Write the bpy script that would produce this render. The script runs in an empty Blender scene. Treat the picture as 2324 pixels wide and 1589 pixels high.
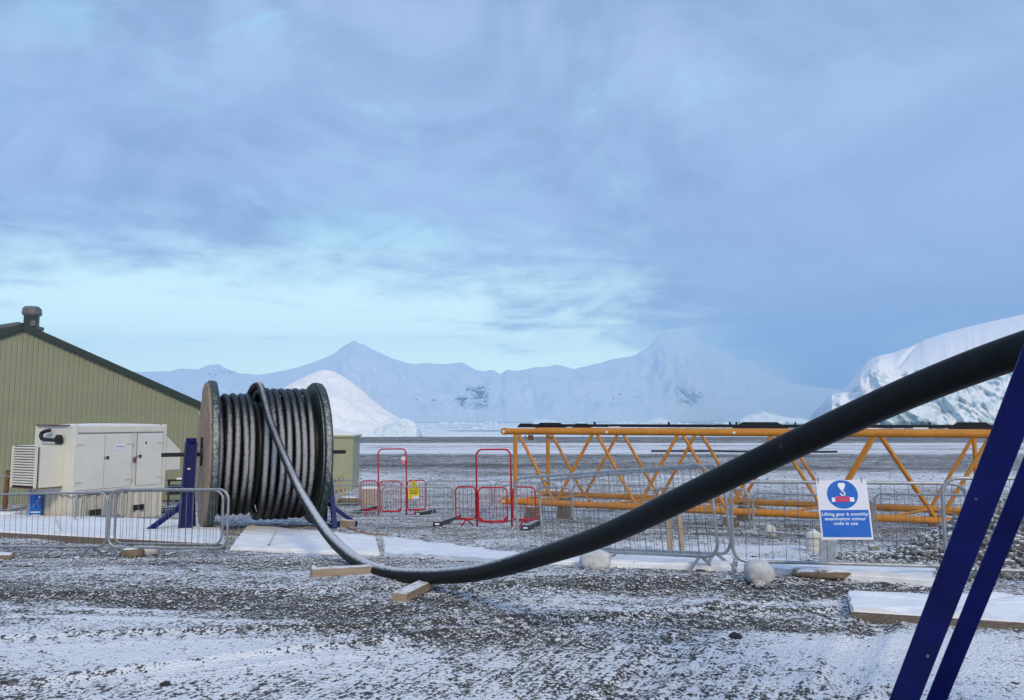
import bpy, math, random
import numpy as np
from mathutils import Matrix, Vector, Euler

# ------------------------------------------------------------------ camera, world, sun, exposure
sc = bpy.context.scene
F, CX, CY, HOR, CZ = 1750.0, 1162.0, 794.5, 955.0, 1.65
TH = math.atan((HOR - CY) / F)
cam = bpy.data.cameras.new('camera'); cam_o = bpy.data.objects.new('camera', cam)
sc.collection.objects.link(cam_o); sc.camera = cam_o
cam.sensor_width = 36; cam.lens = 36 * F / (2 * CX); cam.clip_start = 0.05; cam.clip_end = 60000
cam_o.location = (0, 0, CZ); cam_o.rotation_euler = (math.pi / 2 + TH, 0, 0)

SUN_EL, SUN_AZ = math.radians(33), math.radians(163)      # azimuth of the sun, from +Y towards +X
sun = bpy.data.lights.new('sun', 'SUN'); sun_o = bpy.data.objects.new('sun', sun)
sc.collection.objects.link(sun_o)
sun.energy = 1.5; sun.angle = math.radians(14); sun.color = (1.0, 0.84, 0.58)
sd = Vector((math.sin(SUN_AZ) * math.cos(SUN_EL), math.cos(SUN_AZ) * math.cos(SUN_EL), math.sin(SUN_EL)))
sun_o.rotation_euler = sd.to_track_quat('Z', 'Y').to_euler(); sun_o.location = (0, -10, 30)

vs = sc.view_settings
vs.view_transform = 'Standard'; vs.look = 'None'; vs.gamma = 1; vs.use_curve_mapping = False; vs.exposure = 0.55
sc.cycles.volume_bounces = 2
sc.cycles.max_bounces = 6

def nd(nt, typ, ins=None, **props):
    n = nt.nodes.new(typ)
    for k, v in props.items(): setattr(n, k, v)
    for k, v in (ins or {}).items():
        s = n.inputs[k]
        if isinstance(v, bpy.types.NodeSocket): nt.links.new(v, s)
        elif isinstance(v, bpy.types.Node): nt.links.new(v.outputs[0], s)
        else: s.default_value = v
    return n
def mth(nt, op, a, b=0.0, clamp=False):
    n = nd(nt, 'ShaderNodeMath', {0: a, 1: b}, operation=op); n.use_clamp = clamp
    return n.outputs[0]
def mixc(nt, f, a, b, blend='MIX'):
    n = nd(nt, 'ShaderNodeMix', data_type='RGBA', blend_type=blend)
    for k, v in ((0, f), (6, a), (7, b)):
        s = n.inputs[k]
        if isinstance(v, bpy.types.NodeSocket): nt.links.new(v, s)
        elif isinstance(v, (int, float)): s.default_value = v
        else: s.default_value = (*v, 1) if len(v) == 3 else v
    return n.outputs[2]
def sstep(nt, x, lo, hi, a=0.0, b=1.0):
    n = nd(nt, 'ShaderNodeMapRange', {0: x, 1: lo, 2: hi, 3: a, 4: b}, interpolation_type='SMOOTHSTEP')
    return n.outputs[0]
def noise(nt, vec, scale, detail=4, rough=0.55, dist=0.0):
    ins = {'Scale': scale, 'Detail': detail, 'Roughness': rough, 'Distortion': dist}
    if vec is not None: ins['Vector'] = vec
    return nd(nt, 'ShaderNodeTexNoise', ins).outputs[0]

def make_world():
    w = bpy.data.worlds.new('World'); sc.world = w; w.use_nodes = True
    nt = w.node_tree; nt.nodes.clear()
    tc = nd(nt, 'ShaderNodeTexCoord').outputs['Generated']
    sp = nd(nt, 'ShaderNodeSeparateXYZ', {0: tc}); dx, dy, dz = sp.outputs
    z = mth(nt, 'MAXIMUM', dz, 0.015)
    px, py = mth(nt, 'DIVIDE', dx, z), mth(nt, 'DIVIDE', dy, z)
    pv = nd(nt, 'ShaderNodeCombineXYZ', {0: px, 1: py, 2: 0.0}).outputs[0]
    # the cloud deck seen as a flat layer overhead: its far edge runs obliquely to the view
    wn = noise(nt, pv, 0.5, 9, 0.68, 0.6)
    wob = mth(nt, 'MULTIPLY', mth(nt, 'SUBTRACT', wn, 0.5), 6.5)
    A = mth(nt, 'SUBTRACT', py, 4.45)
    B = mth(nt, 'MULTIPLY', mth(nt, 'SUBTRACT', mth(nt, 'SUBTRACT', py, mth(nt, 'MULTIPLY', px, 2.3)), 5.3), 0.42)
    sm = nd(nt, 'ShaderNodeMath', {0: A, 1: B, 2: 0.7}, operation='SMOOTH_MIN').outputs[0]
    wob = mth(nt, 'ADD', wob, mth(nt, 'MULTIPLY', mth(nt, 'SUBTRACT', noise(nt, nd(nt, 'ShaderNodeMapping', {'Vector': tc, 'Scale': (1, 1, 2.6), 'Rotation': (0, 0.25, 0)}).outputs[0], 7.0, 8, 0.66, 0.5), 0.5), 6.5))
    wob = mth(nt, 'MULTIPLY', wob, sstep(nt, px, 0.6, 2.6, 1.0, 0.35))
    clear = sstep(nt, mth(nt, 'ADD', sm, wob), -1.6, 2.0)
    # cross streaks of thin low cloud inside the clearing
    stv = nd(nt, 'ShaderNodeMapping', {'Vector': tc, 'Scale': (2.2, 2.2, 34.0), 'Rotation': (0, 0.05, 0)}).outputs[0]
    st = sstep(nt, noise(nt, stv, 1.6, 5, 0.55, 0.6), 0.60, 0.78)
    lowband = sstep(nt, dz, 0.0, 0.16, 1.0, 0.25)
    clear = mth(nt, 'MULTIPLY', clear, mth(nt, 'SUBTRACT', 1.0, mth(nt, 'MULTIPLY', mth(nt, 'MULTIPLY', st, lowband), 0.75)))
    # small breaks in the deck
    hv = nd(nt, 'ShaderNodeMapping', {'Vector': pv, 'Location': (3.1, 1.7, 0.4)}).outputs[0]
    hn = mth(nt, 'ADD', mth(nt, 'MULTIPLY', noise(nt, nd(nt, 'ShaderNodeMapping', {'Vector': tc, 'Location': (2.3, 0.7, 1.1), 'Scale': (1, 1, 1.5)}).outputs[0], 5.0, 8, 0.62, 0.6), 0.8), mth(nt, 'MULTIPLY', noise(nt, hv, 0.4, 3, 0.5), 0.2))
    hole = mth(nt, 'MULTIPLY', mth(nt, 'MULTIPLY', sstep(nt, hn, 0.50, 0.66), 0.95), mth(nt, 'MULTIPLY', sstep(nt, px, 0.3, 1.4, 1.0, 0.08), sstep(nt, px, -1.5, -0.7, 0.1, 1.0)))
    clear = mth(nt, 'MAXIMUM', clear, hole)
    # deck colour: soft grey blue with broad light and dark folds
    d1 = noise(nt, pv, 0.6, 7, 0.62, 0.7)
    tq = nd(nt, 'ShaderNodeMapping', {'Vector': tc, 'Scale': (1, 1, 1.7), 'Rotation': (0, 0.22, 0)}).outputs[0]
    d2 = noise(nt, tq, 3.6, 8, 0.62, 0.7)
    dn = sstep(nt, mth(nt, 'ADD', mth(nt, 'MULTIPLY', d1, 0.35), mth(nt, 'MULTIPLY', d2, 0.65)), 0.37, 0.62)
    deck = mixc(nt, dn, (2.00, 2.72, 4.40), (3.15, 3.95, 6.05))
    # a snow shower veils the deck on one side with even, paler mist
    deck = mixc(nt, sstep(nt, px, 0.25, 2.2, 0.0, 0.8), deck, (2.95, 3.70, 5.75))
    sky = nd(nt, 'ShaderNodeTexSky', sky_type='NISHITA', sun_disc=False, sun_elevation=SUN_EL,
             sun_rotation=SUN_AZ, air_density=1.0, dust_density=0.6, ozone_density=1.0)
    # thin high cloud veils the open sky and lightens it
    veil = mixc(nt, sstep(nt, dz, 0.02, 0.30), (15.0, 17.0, 12.4), (3.4, 6.0, 7.2))
    openc = mixc(nt, 0.8, sky.outputs[0], veil)
    col = mixc(nt, clear, deck, openc)
    bg = nd(nt, 'ShaderNodeBackground', {'Color': col, 'Strength': 0.1})
    out = nd(nt, 'ShaderNodeOutputWorld', {'Surface': bg})
make_world()

# ------------------------------------------------------------------ helpers
rng = np.random.default_rng(7); random.seed(7)
C = sc.collection
def ray(x, y):
    u, v = (x - CX) / F, (CY - y) / F
    return np.array([u, math.cos(TH) - v * math.sin(TH), math.sin(TH) + v * math.cos(TH)])
def P(x, y, d):
    r = ray(x, y); r = r / r[1] * d
    return r + np.array([0, 0, CZ])
def proj(p):
    X, Y, Z = p[0], p[1], p[2] - CZ
    dep = Y * math.cos(TH) + Z * math.sin(TH); v = (-Y * math.sin(TH) + Z * math.cos(TH)) / dep
    return CX + F * X / dep, CY - F * v
def _h(ix, iy, s):
    a = np.sin(ix * 127.1 + iy * 311.7 + s * 74.7) * 43758.5453
    return a - np.floor(a)
def vn(x, y, s=0):
    x = np.asarray(x, float); y = np.asarray(y, float)
    ix, iy = np.floor(x), np.floor(y); fx, fy = x - ix, y - iy
    fx = fx * fx * (3 - 2 * fx); fy = fy * fy * (3 - 2 * fy)
    a, b, c, d = _h(ix, iy, s), _h(ix + 1, iy, s), _h(ix, iy + 1, s), _h(ix + 1, iy + 1, s)
    return (a + (b - a) * fx) * (1 - fy) + (c + (d - c) * fx) * fy
def fbm(x, y, s=0, o=4, r=0.5):
    t, a, n = 0, 1, 0
    for i in range(o):
        t = t + a * vn(x * 2 ** i, y * 2 ** i, s + i * 13); n += a; a *= r
    return t / n
def ridged(x, y, s=0, o=4):
    t, a, n = 0, 1, 0
    for i in range(o):
        t = t + a * (1 - np.abs(2 * vn(x * 2 ** i, y * 2 ** i, s + i * 13) - 1)); n += a; a *= .5
    return t / n
_prof = np.array([(-400, -1.5), (0, -1.60), (5, -1.62), (7.5, -1.64), (9, -1.69), (10, -1.80), (12.4, -2.18), (15, -2.30), (17, -2.37),
    (21, -2.70), (24.5, -2.95), (30, -3.08), (40, -3.25), (60, -3.5), (100, -3.9), (150, -4.15), (204, -4.22), (212, -4.7), (222, -6.8), (300, -12)])
_ty = np.arange(-400, 300, .25); _tz = np.interp(_ty, _prof[:, 0], _prof[:, 1]); _tz = np.convolve(np.pad(_tz, 4, 'edge'), np.ones(9) / 9, 'valid')
SEA = -6.0 + CZ
def gz(X, Y):
    X = np.asarray(X, float); Y = np.asarray(Y, float)
    z = np.interp(Y, _ty, _tz) + CZ
    a = np.clip((210 - Y) / 10, 0, 1)
    return z + a * (0.07 * (fbm(X * .35 + 9, Y * .35, 3, 3) - .5) * np.clip(Y / 6, .4, 2.5))
def G(x, y):
    lo, hi = 1.0, 230.0
    for _ in range(60):
        m = (lo + hi) / 2; p = P(x, y, m)
        if p[2] > gz(p[0], p[1]): lo = m
        else: hi = m
    p = P(x, y, lo); p[2] = float(gz(p[0], p[1])); return p
def along(p0, d, xt, hi=20.0):
    p0 = np.array(p0, float); d = np.array(d, float); lo = 0.0
    s0 = proj(p0)[0] - xt
    for _ in range(60):
        m = (lo + hi) / 2
        if (proj(p0 + d * m)[0] - xt) * s0 > 0: lo = m
        else: hi = m
    return lo
def onground(X, Y, dz=0.0): return np.array([X, Y, float(gz(X, Y)) + dz])

class MB:
    def __init__(s): s.v, s.f, s.n = [], [], 0
    def add(s, v, f):
        v = np.asarray(v, float); s.v.append(v); s.f += [tuple(i + s.n for i in q) for q in f]; s.n += len(v); return s
    def box(s, c, size, ax=None):
        c = np.array(c, float); h = np.array(size, float) / 2
        k = np.array([(x, y, z) for z in (-1, 1) for y in (-1, 1) for x in (-1, 1)], float) * h
        if ax is not None: k = k @ np.array(ax, float)
        return s.add(k + c, [(0, 2, 3, 1), (4, 5, 7, 6), (0, 1, 5, 4), (2, 6, 7, 3), (0, 4, 6, 2), (1, 3, 7, 5)])
    def bar(s, a, b, w, h, up=(0, 0, 1)):
        a, b = np.array(a, float), np.array(b, float); t = b - a; L = np.linalg.norm(t); t /= L
        u = np.cross(np.array(up, float), t); u /= np.linalg.norm(u); q = np.cross(t, u)
        return s.box((a + b) / 2, (L, w, h), [t, u, q])
    def prism(s, poly, a, b):
        a, b = np.array(a, float), np.array(b, float); n = len(poly); pts = np.array(poly, float)
        return s.add(np.vstack([pts + a, pts + b]), [tuple(range(n))[::-1], tuple(range(n, 2 * n))] + [(i, (i + 1) % n, n + (i + 1) % n, n + i) for i in range(n)])
    def tube(s, path, r, n=10, closed=False):
        p = np.array(path, float); m = len(p); rr = np.broadcast_to(np.asarray(r, float), (m,))
        t = np.roll(p, -1, 0) - np.roll(p, 1, 0)
        if not closed: t[0] = p[1] - p[0]; t[-1] = p[-1] - p[-2]
        t /= np.linalg.norm(t, axis=1)[:, None]
        u = np.cross(t[0], (0, 0, 1)); u = u if np.linalg.norm(u) > .1 else np.cross(t[0], (1, 0, 0)); u /= np.linalg.norm(u)
        vs_, ang = [], np.arange(n) * 2 * math.pi / n
        for i in range(m):
            u = u - t[i] * np.dot(u, t[i]); u /= np.linalg.norm(u); w = np.cross(t[i], u)
            vs_.append(p[i] + rr[i] * (np.cos(ang)[:, None] * u + np.sin(ang)[:, None] * w))
        f = []
        for i in range(m if closed else m - 1):
            j = (i + 1) % m
            for k in range(n): f.append((i * n + k, i * n + (k + 1) % n, j * n + (k + 1) % n, j * n + k))
        if not closed: f += [tuple(range(n))[::-1], tuple(range((m - 1) * n, m * n))]
        return s.add(np.vstack(vs_), f)
    def lathe_x(s, prof, n=64, closed=True):        # prof: (x, r) pairs turned about the local X axis
        m = len(prof); vs_ = []
        for i in range(n):
            a = 2 * math.pi * i / n
            vs_ += [(x, r * math.cos(a), r * math.sin(a)) for x, r in prof]
        f = []
        for i in range(n):
            j = (i + 1) % n
            for k in range(m if closed else m - 1):
                l = (k + 1) % m; f.append((i * m + k, j * m + k, j * m + l, i * m + l))
        return s.add(vs_, f)
    def grid(s, pts, nu, nv):
        return s.add(np.asarray(pts).reshape(-1, 3), [(i * nv + j, (i + 1) * nv + j, (i + 1) * nv + j + 1, i * nv + j + 1) for i in range(nu - 1) for j in range(nv - 1)])
    def mesh(s, name, mat, smooth=False):
        me = bpy.data.meshes.new(name); v = np.vstack(s.v)
        me.from_pydata(v.tolist(), [], s.f); me.materials.append(mat)
        if smooth: me.polygons.foreach_set('use_smooth', [True] * len(me.polygons))
        me.update(); return me
    def build(s, name, mat, parent=None, smooth=False, bevel=0, loc=None, off=None):
        if off is not None: s.v = [v - np.array(off) for v in s.v]
        o = bpy.data.objects.new(name, s.mesh(name, mat, smooth)); C.objects.link(o)
        if parent is not None: o.parent = parent
        if loc is not None: o.location = loc
        if bevel:
            m = o.modifiers.new('bevel', 'BEVEL'); m.width = bevel; m.segments = 2; m.limit_method = 'ANGLE'
        return o
def tag(o, label, cat, group=None, kind=None):
    if label: o['label'] = label
    if cat: o['category'] = cat
    if group: o['group'] = group
    if kind: o['kind'] = kind
    return o
def thing(name, label, cat, loc, rotz=0.0, group=None, rot=None):
    o = bpy.data.objects.new(name, None); C.objects.link(o); o.location = tuple(loc); o.empty_display_size = .2
    o.rotation_euler = rot if rot is not None else (0, 0, rotz)
    return tag(o, label, cat, group)
def smooth_angle(o, ang=40):
    me = o.data
    me.polygons.foreach_set('use_smooth', [True] * len(me.polygons))
    me.set_sharp_from_angle(angle=math.radians(ang))
def catmull(pts, n):
    p = np.array(pts, float); p = np.vstack([2 * p[0] - p[1], p, 2 * p[-1] - p[-2]]); out = []
    for i in range(1, len(p) - 2):
        for t in np.linspace(0, 1, n, endpoint=False):
            a, b, c, d = p[i - 1], p[i], p[i + 1], p[i + 2]
            out.append(.5 * (2 * b + (c - a) * t + (2 * a - 5 * b + 4 * c - d) * t * t + (3 * b - a - 3 * c + d) * t ** 3))
    out.append(p[-2]); return np.array(out)
def rrect(w, z0, z1, r, n=6, x0=0.0):
    pts = []
    for cx, cz, a0 in ((x0 + w - r, z1 - r, 0), (x0 + r, z1 - r, 90), (x0 + r, z0 + r, 180), (x0 + w - r, z0 + r, 270)):
        for k in range(n + 1):
            a = math.radians(a0 + 90 * k / n); pts.append((cx + r * math.cos(a), 0, cz + r * math.sin(a)))
    return pts

# ------------------------------------------------------------------ materials
SNOW = (0.84, 0.85, 0.88)
def mat(name, col, rough=.6, col2=None, ns=6, metal=0.0, snow=0.0, lo=.72, hi=.86, sdir=(0, 0, 1), sn=14, bump=0.0, bs=40, spec=.4, grain=None, chips=None, snown=.35, fade=None):
    m = bpy.data.materials.new(name); m.use_nodes = True; nt = m.node_tree; b = nt.nodes['Principled BSDF']
    tc = nd(nt, 'ShaderNodeTexCoord').outputs['Object']
    base = col
    vec = tc
    if grain: vec = nd(nt, 'ShaderNodeMapping', {'Vector': tc, 'Scale': grain}).outputs[0]
    if col2 is not None: base = mixc(nt, sstep(nt, noise(nt, vec, ns, 6, .62, .3), .36, .66), col, col2)
    if chips: base = mixc(nt, sstep(nt, noise(nt, tc, chips[1], 5, .6), chips[2], chips[2] + .03), base, chips[0])
    r = rough
    if snow:
        g = nd(nt, 'ShaderNodeNewGeometry')
        dt = nd(nt, 'ShaderNodeVectorMath', {0: g.outputs['Normal'], 1: Vector(sdir).normalized()}, operation='DOT_PRODUCT').outputs['Value']
        n = noise(nt, g.outputs['Position'], sn, 6, .65)
        if fade:
            dt = mth(nt, 'ADD', dt, sstep(nt, nd(nt, 'ShaderNodeSeparateXYZ', {0: g.outputs['Position']}).outputs[1], 7.6, 12.0, 0.0, .06)); dt = mth(nt, 'ADD', dt, sstep(nt, nd(nt, 'ShaderNodeSeparateXYZ', {0: g.outputs['Position']}).outputs[1], fade[0], fade[1], -.36, 0.0))
        f = sstep(nt, mth(nt, 'ADD', dt, mth(nt, 'MULTIPLY', mth(nt, 'SUBTRACT', n, .5), snown * 2)), lo, hi, 0, snow)
        if fade:
            py = nd(nt, 'ShaderNodeSeparateXYZ', {0: g.outputs['Position']}).outputs[1]
            f = mth(nt, 'MULTIPLY', f, sstep(nt, py, fade[0], fade[1], .8, 1))
        base = mixc(nt, f, base, SNOW)
        r = mth(nt, 'ADD', rough, mth(nt, 'MULTIPLY', f, max(0, .9 - rough)))
    if isinstance(base, bpy.types.NodeSocket): nt.links.new(base, b.inputs['Base Color'])
    else: b.inputs['Base Color'].default_value = (*base, 1)
    if isinstance(r, bpy.types.NodeSocket): nt.links.new(r, b.inputs['Roughness'])
    else:
        rv = sstep(nt, noise(nt, tc, 9, 5, .6), .3, .7, max(.05, rough - .1), min(1, rough + .12)); nt.links.new(rv, b.inputs['Roughness'])
    b.inputs['Metallic'].default_value = metal
    b.inputs['Specular IOR Level'].default_value = spec
    if bump:
        bn = nd(nt, 'ShaderNodeBump', {'Strength': bump, 'Distance': .02, 'Height': noise(nt, vec, bs, 5, .6)})
        nt.links.new(bn.outputs[0], b.inputs['Normal'])
    return m
M = {}
M['snow'] = mat('snow', (.76, .78, .82), .85, (.87, .88, .90), 3, bump=.5, bs=14, spec=.2, chips=((.30, .29, .28), 30, .685))
M['steel'] = mat('galvanised_steel', (.30, .315, .33), .42, (.40, .415, .43), 14, metal=.55, snow=.75, lo=.86, hi=1.0, sn=30)
M['wire'] = mat('galvanised_wire', (.16, .17, .185), .55, metal=.4)
M['red'] = mat('red_paint', (.42, .012, .025), .42, (.50, .018, .03), 10, snow=.5, lo=.95, hi=1.1)
M['orange'] = mat('orange_paint', (.58, .235, .022), .45, (.48, .19, .018), 3, snow=.45, lo=1.0, hi=1.2, sn=22, chips=((.2, .12, .06), 7, .70))
M['blue'] = mat('blue_paint', (.0015, .005, .085), .5, (.003, .009, .13), 5, chips=((.16, .18, .26), 16, .70), spec=.25)
M['blue_worn'] = mat('worn_blue_paint', (.002, .010, .085), .5, (.004, .020, .13), 6, chips=((.2, .25, .34), 14, .68), snow=.8, lo=.8, hi=.95)
M['black'] = mat('black_rubber', (.014, .014, .016), .6, (.022, .022, .024), 8, snow=.6, lo=.9, hi=1.05)
M['blacksteel'] = mat('black_steel', (.010, .010, .012), .5, snow=.35, lo=1.0, hi=1.15)
M['cable'] = mat('black_cable_sheath', (.0022, .003, .004), .50, (.005, .006, .007), 20, chips=((.035, .038, .042), 9, .70), snow=.70, lo=.62, hi=.98, sn=46, snown=.42, sdir=(-.30, .20, 1), spec=.22, bump=.10, bs=60, fade=(4.8, 7.2))
M['turn'] = mat('frosted_cable_sheath', (.008, .009, .011), .45, (.014, .015, .018), 20, snow=.42, lo=.62, hi=1.02, sdir=(.30, -1, .05), sn=44, snown=.62, bump=.3, bs=50)
M['turn_dark'] = mat('dark_cable_windings', (.007, .008, .010), .5, (.012, .013, .015), 10)
M['wood'] = mat('raw_timber', (.28, .22, .155), .8, (.40, .325, .24), 7, grain=(1, 14, 14), bump=.3, snow=.85, lo=.88, hi=1.0, sn=18)
M['wood_old'] = mat('weathered_timber', (.13, .105, .085), .85, (.21, .175, .145), 6, grain=(1.2, 12, 12), bump=.35, snow=.9, lo=.85, hi=1.0)
M['drumwood'] = mat('drum_timber', (.25, .175, .125), .8, (.38, .29, .22), 5, grain=(9, 9, 1.0), bump=.3, chips=((.07, .045, .03), 6, .63))
M['lag'] = mat('green_drum_wrap', (.022, .036, .034), .5, (.055, .075, .072), 6, snow=.45, lo=.74, hi=1.2, sdir=(.42, -1, .25), sn=16, snown=.5, bump=.5, bs=14)
M['cream'] = mat('cream_paint', (.66, .64, .56), .45, (.70, .68, .60), 2.2, chips=((.45, .36, .22), 4, .74), snow=.8, lo=.93, hi=1.0)
M['creamdoor'] = mat('cream_door_paint', (.68, .67, .61), .42, (.72, .71, .65), 1.6)
M['creamskirt'] = mat('stained_cream_paint', (.55, .52, .44), .6, (.66, .63, .54), 3, grain=(3, 3, .6), chips=((.26, .18, .11), 6, .66))
M['dark'] = mat('dark_recess', (.012, .012, .012), .8)
M['rust'] = mat('rusty_steel', (.24, .09, .03), .85, (.12, .05, .025), 9)
M['maroon'] = mat('maroon_flashing', (.10, .02, .018), .6)
M['green'] = mat('olive_green_cladding', (.250, .264, .172), .5, (.268, .282, .186), 1.2, spec=.35)
M['greentrim'] = mat('dark_green_trim', (.012, .030, .026), .5)
M['hut'] = mat('pale_green_panel', (.32, .335, .215), .55, (.35, .36, .24), 1.5, snow=.9, lo=.8, hi=.95)
M['vent'] = mat('grey_vent_cowl', (.105, .11, .12), .6, (.16, .165, .175), 5, snow=.5, lo=.7, hi=1.0)
M['roofsnow'] = mat('snowy_roof_sheet', (.10, .11, .11), .6, snow=.95, lo=.45, hi=.7, sn=3)
M['paper'] = mat('white_paper', (.72, .73, .80), .7)
M['grey'] = mat('grey_print_and_gap_shade', (.25, .25, .33), .7)  # print grey, also the painted shade in the door gaps
M['sackw'] = mat('white_woven_sack', (.46, .465, .48), .8, (.62, .63, .65), 5, bump=.22, bs=7)
M['sackb'] = mat('brown_hessian_sack', (.16, .12, .085), .9, (.22, .17, .12), 8, bump=.5, bs=40, snow=.95, lo=.78, hi=.95)
M['jug'] = mat('pale_plastic_drum', (.56, .53, .47), .55, (.62, .60, .55), 5, snow=.8, lo=.8, hi=1)
M['rope'] = mat('pale_rope', (.55, .48, .36), .85)
M['orangecord'] = mat('orange_cord', (.35, .12, .03), .7)
M['signwhite'] = mat('sign_white', (.70, .71, .78), .4, (.74, .75, .81), 3)
M['signblue'] = mat('sign_blue', (.0, .115, .50), .4, (.0, .125, .53), 3)
M['signred'] = mat('sign_red', (.58, .03, .12), .4)
M['signtext'] = mat('sign_lettering', (.80, .84, .90), .5)
M['signyellow'] = mat('sign_yellow', (.72, .56, .015), .5)
M['signblack'] = mat('sign_black', (.02, .02, .02), .5)
M['plasticwhite'] = mat('white_plastic', (.72, .72, .70), .5, snow=.9, lo=.8, hi=.95)
M['bin'] = mat('beige_bin_panel', (.33, .30, .26), .7, (.42, .38, .33), 5)
def stone_mat():
    m = mat('bare_stone', (.075, .073, .072), .85, (.16, .15, .14), 2.2, snow=.9, lo=.55, hi=.85, sn=11, snown=.5, bump=.4, bs=60)
    return m
M['stone'] = stone_mat()
M['rubble'] = mat('rubble_stone', (.13, .128, .124), .88, (.33, .32, .30), 5.0, snow=.9, lo=.72, hi=.98, sn=9, snown=.42, bump=.4, bs=50)
M['mound'] = mat('rubble_fines', (.055, .053, .05), .9, (.10, .095, .09), 7, bump=.6, bs=30, snow=.6, lo=.9, hi=1.1)
M['darkstone'] = mat('dark_stone', (.02, .02, .02), .85, (.045, .045, .045), 9, bump=.5, bs=30)

def ground_mat():
    m = bpy.data.materials.new('snow_dusted_gravel'); m.use_nodes = True; nt = m.node_tree; b = nt.nodes['Principled BSDF']
    pos = nd(nt, 'ShaderNodeNewGeometry').outputs['Position']
    sn = nd(nt, 'ShaderNodeAttribute', attribute_name='snow').outputs['Fac']
    tr = nd(nt, 'ShaderNodeAttribute', attribute_name='track').outputs['Fac']
    n1 = noise(nt, pos, 24, 5, .78); n2 = noise(nt, pos, 6.0, 6, .70); n4 = noise(nt, pos, 1.1, 8, .7)
    sr = nd(nt, 'ShaderNodeMapping', {'Vector': pos, 'Rotation': (0, 0, math.radians(-63))}).outputs[0]
    sv = nd(nt, 'ShaderNodeMapping', {'Vector': sr, 'Scale': (3.5, 30.0, 5)}).outputs[0]
    n3 = noise(nt, sv, 1.0, 3, .6, .4)
    vo = nd(nt, 'ShaderNodeTexVoronoi', {'Vector': pos, 'Scale': 42.0, 'Randomness': 1.0})
    vb = nd(nt, 'ShaderNodeTexVoronoi', {'Vector': pos, 'Scale': 17.0, 'Randomness': 1.0})
    s = sn
    for n, k in ((n1, 2.0), (n2, 1.25), (n4, .8)): s = mth(nt, 'ADD', s, mth(nt, 'MULTIPLY', mth(nt, 'SUBTRACT', n, .5), k))
    s = mth(nt, 'ADD', s, mth(nt, 'MULTIPLY', tr, mth(nt, 'MULTIPLY', mth(nt, 'SUBTRACT', n3, .5), 1.4)))
    # pebble tops poke out of the dusting, hollows between them stay dark
    s = mth(nt, 'ADD', s, mth(nt, 'MULTIPLY', mth(nt, 'SUBTRACT', vo.outputs['Distance'], .45), -.8))
    sepc = nd(nt, 'ShaderNodeSeparateColor', {0: vo.outputs['Color']}).outputs
    s = mth(nt, 'SUBTRACT', s, mth(nt, 'MULTIPLY', sstep(nt, sepc[1], .86, .90), sstep(nt, vo.outputs['Distance'], .26, .40, .95, 0)))
    f = sstep(nt, s, .43, .62, 0, .96)
    sepb = nd(nt, 'ShaderNodeSeparateColor', {0: vb.outputs['Color']}).outputs
    peb = mixc(nt, mth(nt, 'POWER', sepc[0], 1.6), (.030, .030, .031), (.17, .165, .157))
    peb = mixc(nt, mth(nt, 'MULTIPLY', sepb[1], .5), peb, (.075, .068, .058))
    peb = mixc(nt, sstep(nt, noise(nt, pos, .8, 5, .6), .5, .7, 0, .45), peb, (.085, .066, .046))
    snowc = mixc(nt, n2, (.80, .82, .86), (.87, .88, .90))
    nt.links.new(mixc(nt, f, peb, snowc), b.inputs['Base Color'])
    b.inputs['Roughness'].default_value = .88; b.inputs['Specular IOR Level'].default_value = .25
    hgt = mth(nt, 'ADD', mth(nt, 'MULTIPLY', vo.outputs['Distance'], -.6), mth(nt, 'ADD', mth(nt, 'MULTIPLY', n1, .6), mth(nt, 'MULTIPLY', f, .35)))
    hgt = mth(nt, 'ADD', hgt, mth(nt, 'MULTIPLY', mth(nt, 'MULTIPLY', tr, n3), .6))
    bn = nd(nt, 'ShaderNodeBump', {'Strength': .75, 'Distance': .03, 'Height': hgt})
    nt.links.new(bn.outputs[0], b.inputs['Normal'])
    return m
M['ground'] = ground_mat()

def ice_mat(name, c1, c2, scale, rough=.55, dirt=0.0):
    m = bpy.data.materials.new(name); m.use_nodes = True; nt = m.node_tree; b = nt.nodes['Principled BSDF']
    g = nd(nt, 'ShaderNodeNewGeometry'); pos = g.outputs['Position']
    at = nd(nt, 'ShaderNodeAttribute', attribute_name='cliff').outputs['Fac']
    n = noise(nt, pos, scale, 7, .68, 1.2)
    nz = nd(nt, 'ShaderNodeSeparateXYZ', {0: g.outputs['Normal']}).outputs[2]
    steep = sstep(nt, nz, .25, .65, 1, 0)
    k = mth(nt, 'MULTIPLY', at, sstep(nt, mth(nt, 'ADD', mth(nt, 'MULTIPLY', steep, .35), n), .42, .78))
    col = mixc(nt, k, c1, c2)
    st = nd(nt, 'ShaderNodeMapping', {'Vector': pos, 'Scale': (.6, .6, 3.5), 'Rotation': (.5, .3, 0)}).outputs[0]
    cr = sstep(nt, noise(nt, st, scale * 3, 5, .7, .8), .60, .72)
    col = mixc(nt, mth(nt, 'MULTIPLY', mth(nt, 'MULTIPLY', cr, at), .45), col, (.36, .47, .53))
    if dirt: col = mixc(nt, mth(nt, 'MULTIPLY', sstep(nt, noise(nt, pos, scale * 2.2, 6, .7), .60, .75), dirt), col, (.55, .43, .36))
    nt.links.new(col, b.inputs['Base Color']); b.inputs['Roughness'].default_value = rough
    b.inputs['Specular IOR Level'].default_value = .25
    bn = nd(nt, 'ShaderNodeBump', {'Strength': .55, 'Distance': 1.3, 'Height': noise(nt, pos, scale * 5, 8, .72)})
    nt.links.new(bn.outputs[0], b.inputs['Normal'])
    return m
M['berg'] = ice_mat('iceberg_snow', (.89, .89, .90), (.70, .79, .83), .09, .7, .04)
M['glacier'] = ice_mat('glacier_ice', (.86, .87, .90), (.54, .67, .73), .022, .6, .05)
M['farice'] = ice_mat('far_iceberg_ice', (.84, .87, .88), (.45, .68, .72), .03)
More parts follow.
